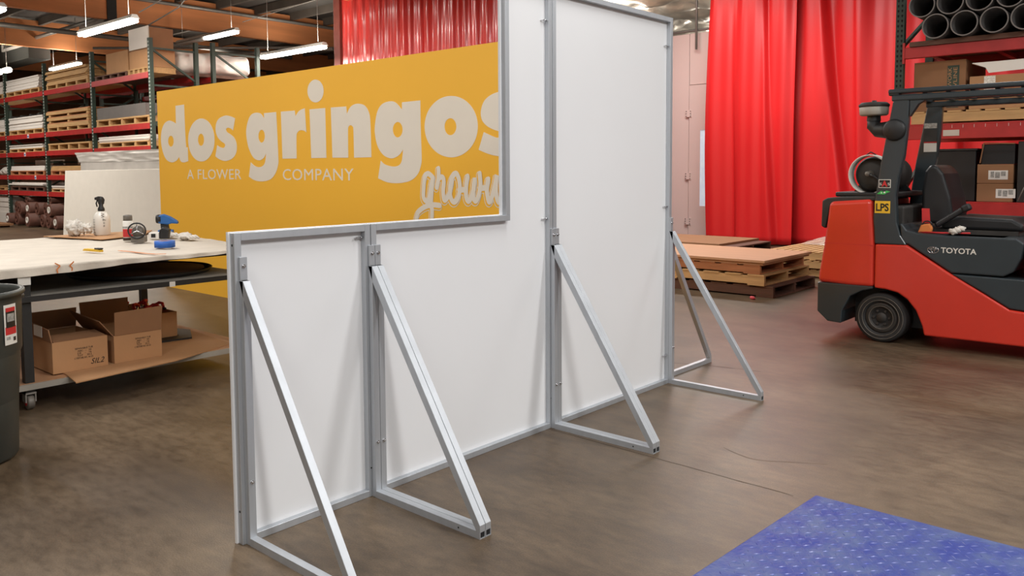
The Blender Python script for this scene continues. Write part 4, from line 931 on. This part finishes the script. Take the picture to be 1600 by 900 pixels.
# ================================================================ BLUE TREAD PLATE PLATFORM
o = (-0.6, 2.7, 0); t = thing('floor_scale', 'low worn blue tread plate platform in the lower right corner', 'platform', o)
q = [(-1.295, 3.41), (0.45, 3.41), (0.45, 1.95), (-1.375, 1.95)]
MB(o).prism(q, 0.02, 0.06, 'z').build('tread_plate', 'blue_steel', t, 0.006)
MB(o).prism([(-1.25, 3.37), (0.4, 3.37), (0.4, 2.0), (-1.32, 2.0)], 0, 0.02, 'z').build('platform_base', 'steel_dark', t)
m = MB(o)
p = 0.036; ny = 40; nx = 50
for i in range(nx):
    for j in range(ny):
        x = -1.30 + p * (i + 0.5); y = 2.0 + p * (j + 0.5)
        if y > 3.375 or x > 0.42 or x < -1.265 - 0.055 * (3.41 - y): continue
        a = R(45) if (i + j) % 2 else R(-45)
        dx, dy = math.cos(a) * 0.0145, math.sin(a) * 0.0145; ex, ey = -math.sin(a) * 0.0024, math.cos(a) * 0.0024
        z = 0.060
        m.add([(x - dx, y - dy, z), (x + ex, y + ey, z), (x + dx, y + dy, z), (x - ex, y - ey, z), (x, y, z + 0.0028)], [(0, 1, 4), (1, 2, 4), (2, 3, 4), (3, 0, 4)])
m.build('tread_lugs', 'lug', t, kind='stuff')

# ================================================================ PALLET STACKS ON THE RIGHT
G = 'wooden pallets'
pallet(-6.3, 8.74, 0.0, -3.84, 9.95, 0.13, 'lowest dark weathered pallet under the long plywood sheets', 'wood_dark', 9)
pallet(-6.35, 8.70, 0.131, -3.93, 9.98, 0.125, 'middle pale pallet of the pile under the plywood sheets', 'wood', 9)
pallet(-6.4, 8.72, 0.257, -3.99, 9.96, 0.105, 'upper orange-brown pallet directly under the plywood sheets', 'wood_orange', 9, 'wood_orange')
for i, (z, dx) in enumerate(((0.363, 0.03), (0.393, 0.0))):
    o = (-5.1, 9.3, z)
    tag(MB(o).box(-6.45 - dx, 8.68 + dx, z, -3.92 - dx, 10.03, z + 0.0285).build('plywood_sheet', 'ply', bevel=0.002), ('lower', 'topmost')[i] + ' long plywood sheet on the pallet pile beside the wall end', 'plywood')
pallet(-8.4, 11.15, 0.0, -5.5, 12.4, 0.15, 'pallet under the brown board at the foot of the red curtain', 'wood_dark', 7)
pallet(-8.4, 11.15, 0.151, -5.5, 12.4, 0.15, 'second pallet under the brown board at the foot of the red curtain', 'wood_dark', 7)
o = (-7, 11.7, 0.302); tag(MB(o).box(-8.45, 11.1, 0.302, -5.72, 12.45, 0.335).build('brown_board', 'card_dark'), 'flat brown board lying by the booth behind the plywood', 'board')
for i, (x0, y0) in enumerate(((-4.85, 10.75), (-4.9, 10.7), (-4.8, 10.72))):
    pallet(x0, y0, 0.001 + 0.115 * i, x0 + 1.25, y0 + 1.9, 0.112, ('lowest', 'middle', 'topmost')[i] + ' pallet of the pile behind the plywood corner, left of the forklift', 'wood', 12)
o = (-4.1, 12.2, 0.35); tag(MB(o).grid(40, 24, lambda u, v: (-4.75 + 1.3 * u, 11.7 + 0.8 * v, 0.352 + 0.14 * math.sin(math.pi * u) ** .6 * math.sin(math.pi * v) ** .7 * (0.8 + 0.5 * noise.noise(Vector((u * 8, v * 6, 0)))))).build('plastic_sheeting', 'clearfilm'), 'crumpled clear plastic sheeting on the pallets before the red curtain', 'plastic')
o = (-3.98, 8.5, 0); t = MB(o).blob((-3.98, 8.52, 0.02), (0.035, 0.02, 0.018), 0.5, 10, 6, 3).build('plastic_scrap', 'pinkbit'); tag(t, 'tiny pink plastic scrap on the floor below the pallet pile', 'scrap')

# ================================================================ STEEL RACK ON THE RIGHT
o = (-1.4, 9.8, 0); t = thing('pallet_rack', 'red and green steel rack behind the forklift', 'rack', o)
for x in (-2.73, 0.25):
    for y in (9.3, 10.4):
        u = MB(o).box(x - 0.042, y - 0.035, 0, x + 0.042, y + 0.035, 5.2).build('upright', 'rack_green', t)
        if y == 9.3:
            h = MB(o); zz = 1.2
            while zz < 3.6:
                for dx in (-0.019, 0.019): h.prism([(x + dx - 0.010, zz + 0.02), (x + dx, zz), (x + dx + 0.010, zz + 0.02), (x + dx + 0.006, zz + 0.032), (x + dx - 0.006, zz + 0.032)], y - 0.0362, y - 0.0345)
                zz += 0.052
            h.build('slots', 'hole', u, kind='stuff')
    for k_ in range(6): MB(o).bar((x, 9.3, 0.3 + 0.8 * k_), (x, 10.4, 0.8 + 0.8 * k_), 0.035, 0.035).build('diagonal_strut', 'rack_green', t)
for (z0, z1) in ((2.585, 2.70), (1.74, 1.885), (0.97, 1.09)):
    for y in (9.27, 10.43):
        MB(o).box(-2.69, y - 0.03, z0, 0.21, y + 0.03, z1).build('beam', 'rack_red', t, 0.004, 1)
    for x in (-2.69, 0.19): MB(o).box(x, 9.235, z0 - 0.05, x + 0.02, 9.262, z1 + 0.05).build('beam_bracket', 'rack_red', t)
for x in (-2.5, -1.9, -1.3, -0.7): MB(o).box(x, 9.3, 2.62, x + 0.05, 10.4, 2.66).build('cross_bar', 'rack_red', t)
for z in (1.886, 1.091): MB(o).box(-2.65, 9.25, z, 0.2, 10.45, z + 0.012).build('shelf_deck', 'rack_red', t)
tg = MB(o)
for i in range(24): tg.box(-2.3 + i * 0.1, 9.2385, 1.85, -2.297 + i * 0.1, 9.2395, 1.882)
tg.build('beam_ticks', 'paper', t, kind='stuff')
MB(o).box(-2.28, 9.236, 1.77, -2.13, 9.2395, 1.83).build('paper_label', 'bench_cloth', t)
o = (-1.3, 9.8, 2.701); tag(MB(o).box(-2.62, 9.22, 2.701, 0.1, 10.5, 2.75).build('shelf_board', 'wood_dark'), 'dark board lying under the big pipes on the right rack', 'board')
for row in range(3):
    for i in range(9 if row != 1 else 10):
        x = -2.36 + i * 0.262 - (0.131 if row == 1 else 0); z = 2.751 + 0.126 + row * 0.227
        if row == 2 and i > 8: continue
        o = (x, 9.15, z); nth = ['first', 'second', 'third', 'fourth', 'fifth', 'sixth', 'seventh', 'eighth', 'ninth', 'tenth']
        t = thing('large_pipe', 'dark hollow pipe on the right rack, %s from the left in the %s row' % (nth[i], ('bottom', 'second', 'third')[row]), 'pipe', o, 0, 'dark pipes stacked on the right rack')
        MB(o).lathe([(0.114, 0.0), (0.124, 0.0), (0.124, 2.6), (0.114, 2.6), (0.114, 0.0)], o, 28, 'y').build('pipe_wall', 'pvc', t)
        MB(o).lathe([(0.113, 0.0), (0.1245, 0.0), (0.1245, -0.004), (0.113, -0.004), (0.113, 0.0)], o, 28, 'y', False).build('pipe_rim', 'pvc_rim', t)
# level two: pallet, cartons
pallet(-2.6, 9.28, 1.9, 0.1, 10.4, 0.13, 'pale pallet under the cartons on the right rack', 'wood', 16)
t = carton(-2.60, 9.34, 2.031, -2.11, 10.2, 2.545, 'tall brown carton with a dark green print on the right rack', 'card_dark'); o = tuple(t.location)
MB(o).box(-2.28, 9.3385, 2.24, -2.17, 9.3395, 2.49).build('print_block', 'ink_green', t)
text('VLINE', 0.05, (-2.19, 9.337, 2.27), (90, -90, 0), 'card', t, 0.2, 'carton_print', 0.0004, o)
MB(o).box(-2.28, 9.3385, 2.06, -2.17, 9.3395, 2.15).build('print_block', 'ink_green', t)
text('WORK', 0.05, (-2.24, 9.337, 2.27), (90, -90, 0), 'card', t, 0.2, 'carton_print', 0.0004, o)
t = carton(-2.07, 9.32, 2.031, -1.50, 10.2, 2.36, 'lower right carton with a speckled label on the right rack'); o = tuple(t.location)
MB(o).box(-1.94, 9.3185, 2.20, -1.84, 9.3195, 2.355).build('speckled_label', mat('speckle', (196, 184, 164), 0.8, 0, 0.3, 90, rgb2=(250, 248, 240)), t)
carton(-1.48, 9.32, 2.031, -0.9, 10.2, 2.36, 'plain carton at the right picture edge on the right rack', 'card_dark')
o = (-1.6, 9.7, 2.37); t = thing('white_sheet', 'white sheet with a bent edge lying above the speckled carton', 'sheet', o)
MB(o).prism([(-2.05, 2.49), (-1.93, 2.44), (-1.9, 2.385), (-1.55, 2.40), (-1.45, 2.365), (-0.9, 2.365), (-0.9, 2.51)], 9.31, 9.318).build('sheet_front', 'panel_edge', t)
MB(o).box(-2.05, 9.318, 2.485, -0.9, 10.2, 2.495).build('sheet_top', 'panel_edge', t)
# level three: labelled cartons, tray, black cover
for i, (z0, z1, x0, lx, nm) in enumerate(((1.104, 1.285, -1.97, -1.80, 'lower'), (1.287, 1.478, -1.97, -1.87, 'upper'))):
    t = carton(x0, 9.3, z0, -1.655, 10.0, z1, nm + ' of two cartons with white shipping labels behind the forklift seat', 'card_dark'); o = tuple(t.location)
    MB(o).box(lx, 9.298, z0 + 0.04, lx + 0.17, 9.2995, z0 + 0.13).build('shipping_label', 'paper', t)
    MB(o).box(lx + 0.02, 9.2965, z0 + 0.06, lx + 0.05, 9.2978, z0 + 0.12).box(lx + 0.06, 9.2965, z0 + 0.055, lx + 0.10, 9.2978, z0 + 0.115).box(lx + 0.11, 9.2965, z0 + 0.075, lx + 0.15, 9.2978, z0 + 0.12).build('label_print', 'paper_grey', t)
o = (-1.8, 9.6, 1.481); t = thing('black_tray', 'open black lined carton standing on the two labelled cartons', 'tray', o)
MB(o).box(-1.94, 9.32, 1.481, -1.65, 10.0, 1.68).build('tray_body', 'black', t)
MB(o).bar((-1.95, 9.31, 1.49), (-1.92, 9.31, 1.69), 0.012, 0.01).bar((-1.92, 9.31, 1.69), (-1.65, 9.31, 1.68), 0.012, 0.01).build('tray_rim', 'card_dark', t)
o = (-2.2, 9.7, 1.104); t = thing('equipment_box', 'large black box on the rack behind the far forklift pillar', 'box', o)
MB(o).box(-2.42, 9.32, 1.104, -1.99, 10.3, 1.62).build('box_body', 'black', t, 0.01)
MB(o).box(-2.43, 9.31, 1.62, -1.98, 10.31, 1.64).build('box_lid', 'grime', t)
t = carton(-1.62, 9.3, 1.104, -1.0, 10.0, 1.7, 'dark bundle of material on the rack at the right picture edge', 'grime')
o = tuple(t.location)
for i in range(4): MB(o).tube([(-1.6 + 0.05 * i, 9.27, 1.12), (-1.55 + 0.06 * i, 9.25, 1.25 + 0.03 * i), (-1.48 + 0.05 * i, 9.27, 1.33)], 0.006, 5).build('loose_wire', 'pipe', t)

# ================================================================ FORKLIFT
o = (-1.7, 7.55, 0); t = thing('forklift', 'red and dark grey forklift truck parked before the steel rack', 'forklift', o)
Y0, Y1 = 7.05, 8.10
def ex(poly, a, b, name, m, bevel=0.012, parent=None, seg=3, label=None):
    return MB(o).prism(poly, a, b).build(name, m, parent or t, bevel, seg, label=label)
# counterweight with a rounded tail (plan view) built as stacked sections
def tail(u, v, zs, dx):
    pass
cwp = [(-2.612, 1.165), (-2.262, 1.192), (-2.236, 0.816), (-2.232, 0.458), (-2.43, 0.455), (-2.70, 0.468), (-2.692, 0.56), (-2.655, 0.79)]
ex(cwp, Y0, Y1, 'counterweight', 'lift_red', 0.035, seg=4)
MB(o).box(-2.648, Y0 - 0.0012, 0.806, -2.238, Y0 + 0.002, 0.811).build('seam', 'sticker_red', t)
ex([(-2.685, 1.17), (-2.69, 0.95), (-2.655, 0.93), (-2.62, 1.10), (-2.60, 1.145), (-2.24, 1.178), (-2.24, 1.215), (-2.55, 1.205), (-2.64, 1.195)], Y0 + 0.03, Y1 - 0.03, 'rear_cover', 'grime', 0.012)
ex([(-2.70, 0.466), (-2.70, 0.213), (-2.611, 0.133), (-2.494, 0.127), (-2.487, 0.236), (-2.424, 0.365), (-2.33, 0.42), (-2.24, 0.445), (-2.24, 0.466)], Y0 + 0.004, Y1 - 0.004, 'rear_bumper', 'lift_dark', 0.01)
ex([(-2.228, 0.82), (-1.984, 0.825), (-1.661, 0.618), (-1.42, 0.478), (-1.25, 0.376), (-1.05, 0.36), (-0.35, 0.36), (-0.35, 0.11), (-1.837, 0.105), (-1.852, 0.18), (-1.902, 0.301), (-1.97, 0.385), (-2.043, 0.432), (-2.14, 0.452), (-2.228, 0.456)], Y0, Y1, 'body_side', 'lift_red', 0.014)
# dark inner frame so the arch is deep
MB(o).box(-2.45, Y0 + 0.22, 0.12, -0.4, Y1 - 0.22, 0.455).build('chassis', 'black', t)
# engine cover and step
def cover(u, v):
    return None
ex([(-2.03, 0.83), (-2.045, 1.0), (-2.02, 0.985), (-1.99, 0.945), (-1.9, 0.925), (-1.72, 0.915), (-1.45, 0.915), (-1.22, 0.915), (-1.17, 0.88), (-1.19, 0.76), (-1.235, 0.66), (-1.30, 0.622), (-1.655, 0.622), (-1.978, 0.832)], Y0 + 0.015, Y1 - 0.015, 'engine_cover', 'lift_dark', 0.03, seg=4)
ex([(-1.655, 0.616), (-1.2, 0.612), (-0.5, 0.60), (-0.42, 0.364), (-1.05, 0.366), (-1.25, 0.382), (-1.42, 0.484)], Y0 + 0.01, Y1 - 0.01, 'side_step', 'lift_dark', 0.012)
ex([(-1.17, 0.62), (-1.17, 0.88), (-1.05, 0.80), (-0.95, 0.615)], Y0 + 0.06, Y1 - 0.06, 'cover_front', 'grime', 0.02)
# floor pan behind pillar
MB(o).box(-2.24, Y0 + 0.05, 0.80, -1.30, Y1 - 0.05, 0.915).build('deck_plate', 'grime', t, 0.01)
MB(o).box(-2.24, Y0 + 0.08, 0.9, -2.03, Y1 - 0.08, 1.13).build('rear_bulkhead', 'grime', t, 0.015)
# wheels
def wheel(x, r, yf, w):
    q = MB(o); c = (x, yf, r)
    q.lathe([(0.0, 0.03), (r * 0.62, 0.03), (r * 0.66, 0.0), (r * 0.95, 0.0), (r, 0.018), (r, w - 0.018), (r * 0.95, w), (0, w)], c, 48, 'y')
    wo = q.build('wheel', 'rubber', t)
    MB(o).lathe([(0.0, 0.02), (r * 0.18, 0.015), (r * 0.2, 0.03), (r * 0.40, 0.034), (r * 0.42, 0.018), (r * 0.60, 0.012), (r * 0.63, 0.028)], c, 40, 'y').build('hub', 'grime', wo)
    for rr in (0.47, 0.72, 0.86):
        MB(o).tube([(x + r * rr * math.cos(a), yf + (0.012 if rr < 0.6 else -0.001), r + r * rr * math.sin(a)) for a in [2 * math.pi * k / 40 for k in range(41)]], 0.0025, 5, False).build('tyre_ring', 'grey_tool', wo)
    n = MB(o)
    for k in range(6):
        a = k * math.pi / 3; n.tube([(x + r * 0.3 * math.cos(a), yf + 0.034, r + r * 0.3 * math.sin(a)), (x + r * 0.3 * math.cos(a), yf + 0.018, r + r * 0.3 * math.sin(a))], 0.01, 6)
    n.build('lug_nuts', 'grime', wo, kind='stuff')
wheel(-2.18, 0.205, Y0 + 0.03, 0.18); wheel(-2.18, 0.205, Y1 - 0.21, 0.18)
wheel(-0.62, 0.26, Y0 - 0.02, 0.2); wheel(-0.62, 0.26, Y1 - 0.18, 0.2)
# overhead guard
def pillar(a, b, nm, pts):
    return ex(pts, a, b, nm, 'lift_dark', 0.012)
rear = [(-2.112, 2.03), (-2.15, 1.80), (-2.20, 1.50), (-2.237, 1.22), (-2.252, 1.04), (-2.242, 0.93), (-2.235, 0.822), (-1.985, 0.822), (-2.035, 0.90), (-2.065, 1.0), (-2.078, 1.217), (-2.062, 1.36), (-2.024, 1.542), (-2.0, 1.80), (-1.992, 2.03)]
pn = pillar(Y0 + 0.005, Y0 + 0.075, 'guard_pillar', rear)
pf = pillar(Y1 - 0.075, Y1 - 0.005, 'guard_pillar', rear)
for yy in (Y0 + 0.04, Y1 - 0.04):
    MB(o).bar((-0.62, yy, 0.6), (-0.92, yy, 1.98), 0.07, 0.07).build('front_pillar', 'lift_dark', t, 0.01)
for yy in (Y0 + 0.0, Y1 - 0.08):
    MB(o).box(-2.13, yy, 1.985, -0.75, yy + 0.08, 2.035).build('roof_rail', 'lift_dark', t, 0.012)
    MB(o).box(-2.155, yy - 0.01, 2.045, -0.72, yy + 0.09, 2.082).build('roof_rail', 'lift_dark', t, 0.012)
MB(o).box(-2.155, Y0, 2.03, -2.07, Y1, 2.08).build('roof_cross_bar', 'lift_dark', t, 0.012)
for i in range(7):
    x = -1.92 + i * 0.17
    MB(o).box(x, Y0 + 0.09, 2.035, x + 0.035, Y1 - 0.09, 2.055).build('roof_bar', 'lift_dark', t)
MB(o).prism([(-1.99, 1.985), (-1.99, 1.86), (-1.965, 1.9), (-1.93, 1.955), (-1.88, 1.985)], Y0 + 0.01, Y0 + 0.07).build('gusset', 'lift_dark', t)
# labels on the pillars
def sticker(x0, z0, x1, z1, m, y=None, name='sticker', parent=None):
    y = y if y is not None else Y0 + 0.004
    return MB(o).box(x0, y - 0.001, z0, x1, y + 0.002, z1).build(name, m, parent or pn)
sticker(-2.238, 1.078, -2.118, 1.178, 'yellow')
text('LPS', 0.085, (-2.228, Y0 + 0.001, 1.098), (90, 0, 0), 'black', pn, 0.10, 'sticker_text', 0.0005, o, bold=0.002)
sticker(-2.212, 1.286, -2.118, 1.355, 'paper'); sticker(-2.207, 1.291, -2.123, 1.350, 'black', Y0 + 0.0025)
text('A', 0.06, (-2.188, Y0 + 0.0, 1.30), (90, 0, 0), 'sticker_red', pn, 0.046, 'sticker_text', 0.0005, o, bold=0.003)
text('S', 0.03, (-2.204, Y0 + 0.0, 1.307), (90, 0, 0), 'paper', pn, 0.017, 'sticker_text', 0.0005, o); text('S', 0.03, (-2.141, Y0 + 0.0, 1.307), (90, 0, 0), 'paper', pn, 0.017, 'sticker_text', 0.0005, o)
MB(o).prism([(-2.225, 1.235), (-2.19, 1.262), (-2.17, 1.248), (-2.15, 1.264), (-2.12, 1.255), (-2.15, 1.243), (-2.165, 1.232)], Y0 + 0.002, Y0 + 0.006).build('sticker', 'green_print', pn)
MB(o).box(-2.17, Y0 + 0.0005, 1.243, -2.158, Y0 + 0.0025, 1.255).box(-2.192, Y0 + 0.0005, 1.24, -2.184, Y0 + 0.0025, 1.25).build('sticker_mark', 'paper', pn)
YF = Y1 - 0.077
for (z0, z1, m) in ((1.80, 1.845, 'paper_grey'), (1.68, 1.79, 'grime'), (1.59, 1.67, 'paper')):
    sticker(-2.135, z0, -2.03, z1, m, YF, 'warning_label', pf)
sticker(-2.135, 1.668, -2.03, 1.682, 'sticker_red', YF, 'warning_label', pf)
# inside of far pillar lean correction panel
# air cleaner
c = MB(o); cc = (-2.30, Y0 + 0.12, 0)
c.lathe([(0.0, 1.88), (0.10, 1.885), (0.112, 1.895), (0.115, 1.95), (0.108, 1.955)], cc, 28)
ac = c.build('air_cleaner', 'shelf', t)
MB(o).lathe([(0.113, 1.955), (0.12, 1.96), (0.12, 1.975), (0.10, 1.992), (0.02, 1.996), (0.018, 2.01), (0, 2.012)], cc, 28).build('cleaner_lid', 'grime', ac)
MB(o).lathe([(0.055, 1.84), (0.052, 1.885)], cc, 18).build('cleaner_neck', 'black', ac)
MB(o).tube([(-2.30, Y0 + 0.12, 1.87), (-2.30, Y0 + 0.12, 1.80), (-2.26, Y0 + 0.11, 1.765), (-2.18, Y0 + 0.08, 1.76), (-2.10, Y0 + 0.04, 1.755)], [0.05, 0.055, 0.062, 0.07, 0.075], 18).build('intake_elbow', 'black', ac)
MB(o).lathe([(0.0, -0.03), (0.07, -0.028), (0.088, -0.015), (0.09, 0.02)], (-2.10, Y0 + 0.005, 1.755), 24, 'y').build('intake_flange', 'black', ac)
# gas cylinder lying across the counterweight
g = MB(o); gc = (-2.33, 0, 1.395)
g.lathe([(0.0, 7.22), (0.08, 7.225), (0.13, 7.25), (0.152, 7.30), (0.155, 7.36), (0.155, 7.82), (0.145, 7.88), (0.10, 7.93), (0, 7.95)], gc, 36, 'y')
gt = g.build('gas_cylinder', 'grime', t)
MB(o).lathe([(0.158, 7.16), (0.166, 7.16), (0.166, 7.28), (0.158, 7.28), (0.158, 7.16)], gc, 40, 'y').build('cylinder_collar', 'paper', gt)
MB(o).lathe([(0.0, 7.13), (0.02, 7.13), (0.024, 7.19), (0.03, 7.23)], (-2.33, 0, 1.40), 14, 'y').build('valve', 'grey_tool', gt)
MB(o).tube([(-2.33, 7.15, 1.40), (-2.27, 7.12, 1.38), (-2.2, 7.16, 1.31), (-2.16, 7.3, 1.2)], 0.012, 8).build('gas_hose', 'black', gt)
MB(o).tube([(-2.42, 7.3, 1.54), (-2.36, 7.3, 1.585), (-2.3, 7.3, 1.55)], 0.006, 6).build('clamp_strap', 'grime', gt)
MB(o).box(-2.60, Y0 + 0.1, 1.205, -2.10, Y1 - 0.1, 1.245).build('cylinder_tray', 'black', t, 0.012)
for yy in (7.32, 7.75): MB(o).prism([(-2.5, 1.246), (-2.16, 1.246), (-2.2, 1.3), (-2.46, 1.3)], yy, yy + 0.03).build('cradle', 'black', t)
# seat
MB(o).prism([(-1.955, 0.99), (-1.96, 1.25), (-1.94, 1.42), (-1.90, 1.475), (-1.85, 1.465), (-1.80, 1.40), (-1.74, 1.20), (-1.72, 1.06), (-1.76, 0.99)], 7.34, 7.84).build('seat_back', 'vinylseat', t, 0.045, 4)
MB(o).prism([(-1.80, 0.95), (-1.80, 1.03), (-1.70, 1.055), (-1.30, 1.045), (-1.22, 1.0), (-1.22, 0.95)], 7.32, 7.86).build('seat_cushion', 'vinylseat', t, 0.03, 4)
MB(o).box(-1.85, 7.30, 0.915, -1.25, 7.88, 0.95).build('seat_base', 'grime', t)
MB(o).bar((-1.82, 7.24, 0.98), (-1.62, 7.24, 1.12), 0.05, 0.045).build('hip_restraint', 'vinylseat', t, 0.015)
MB(o).bar((-1.63, 7.235, 1.115), (-1.57, 7.235, 1.145), 0.065, 0.055).build('armrest', 'black', t, 0.015)
b = MB(o).prism([(-1.905, 1.0), (-1.91, 1.12), (-1.855, 1.12), (-1.845, 1.0)], 7.17, 7.185).build('seat_belt', 'sticker_red', t)
MB(o).prism([(-1.93, 0.925), (-1.905, 0.99), (-1.84, 1.0), (-1.82, 0.96), (-1.83, 0.925)], 7.14, 7.18).build('belt_buckle', 'orange', b, 0.01)
MB(o).tube([(-1.86 + 0.035 * math.cos(a), 7.15, 0.99 + 0.03 * math.sin(a)) for a in [k * 0.5 for k in range(8)]], 0.006, 6).build('belt_loop', 'black', b)
MB(o).tube([(-1.92, 7.15, 0.93), (-1.75, 7.13, 0.93), (-1.55, 7.16, 0.935)], 0.008, 6).build('belt_strap', 'sticker_red', b)
# steering column, mast (mostly beyond the picture)
MB(o).tube([(-0.75, 7.57, 0.65), (-0.95, 7.57, 1.05)], 0.04, 10).build('steering_column', 'black', t)
MB(o).tube([(-0.97 + 0.07 * math.cos(a), 7.57 + 0.17 * math.sin(a), 1.07 + 0.14 * math.cos(a) * 0.5) for a in [2 * math.pi * k / 24 for k in range(25)]], 0.013, 8, False).build('steering_wheel', 'black', t)
for yy in (7.25, 7.85): MB(o).box(-0.30, yy, 0.06, -0.18, yy + 0.08, 2.15).build('mast_rail', 'lift_dark', t)
for z in (0.5, 1.3, 2.05): MB(o).box(-0.28, 7.33, z, -0.22, 7.85, z + 0.08).build('mast_cross_bar', 'lift_dark', t)
for yy in (7.32, 7.75): MB(o).box(-0.17, yy, 0.05, 0.85, yy + 0.1, 0.085).build('fork', 'grime', t)
# maker's lettering and emblem
em = MB(o); EX, EZ, EY = -1.79, 0.797, Y0 + 0.0135
def el(cx, cz, rx, rz):
    return [(cx + rx * math.cos(a), EY, cz + rz * math.sin(a)) for a in [2 * math.pi * k / 32 for k in range(33)]]
for e in (el(EX, EZ, 0.040, 0.025), el(EX, EZ + 0.008, 0.024, 0.0095), el(EX, EZ - 0.001, 0.0105, 0.022)): em.tube(e, 0.0024, 6, False)
em.build('emblem', 'chrome', t)
text('TOYOTA', 0.06, (-1.733, Y0 + 0.0135, 0.779), (90, 0, 0), 'paper', t, 0.25, 'lettering', 0.001, o, bold=0.001)
o = (-1.66, 7.12, 0.92); mb = MB(o)
for i in range(3): mb.blob((-1.66 + 0.025 * i, 7.11 + 0.01 * i, 0.945 + 0.012 * i), (0.03, 0.025, 0.022), 0.7, 14, 9, 3, i * 2)
tag(mb.build('crumpled_paper', 'cloth_white'), 'small crumpled white paper on the forklift cover beside the seat', 'paper')
flush()
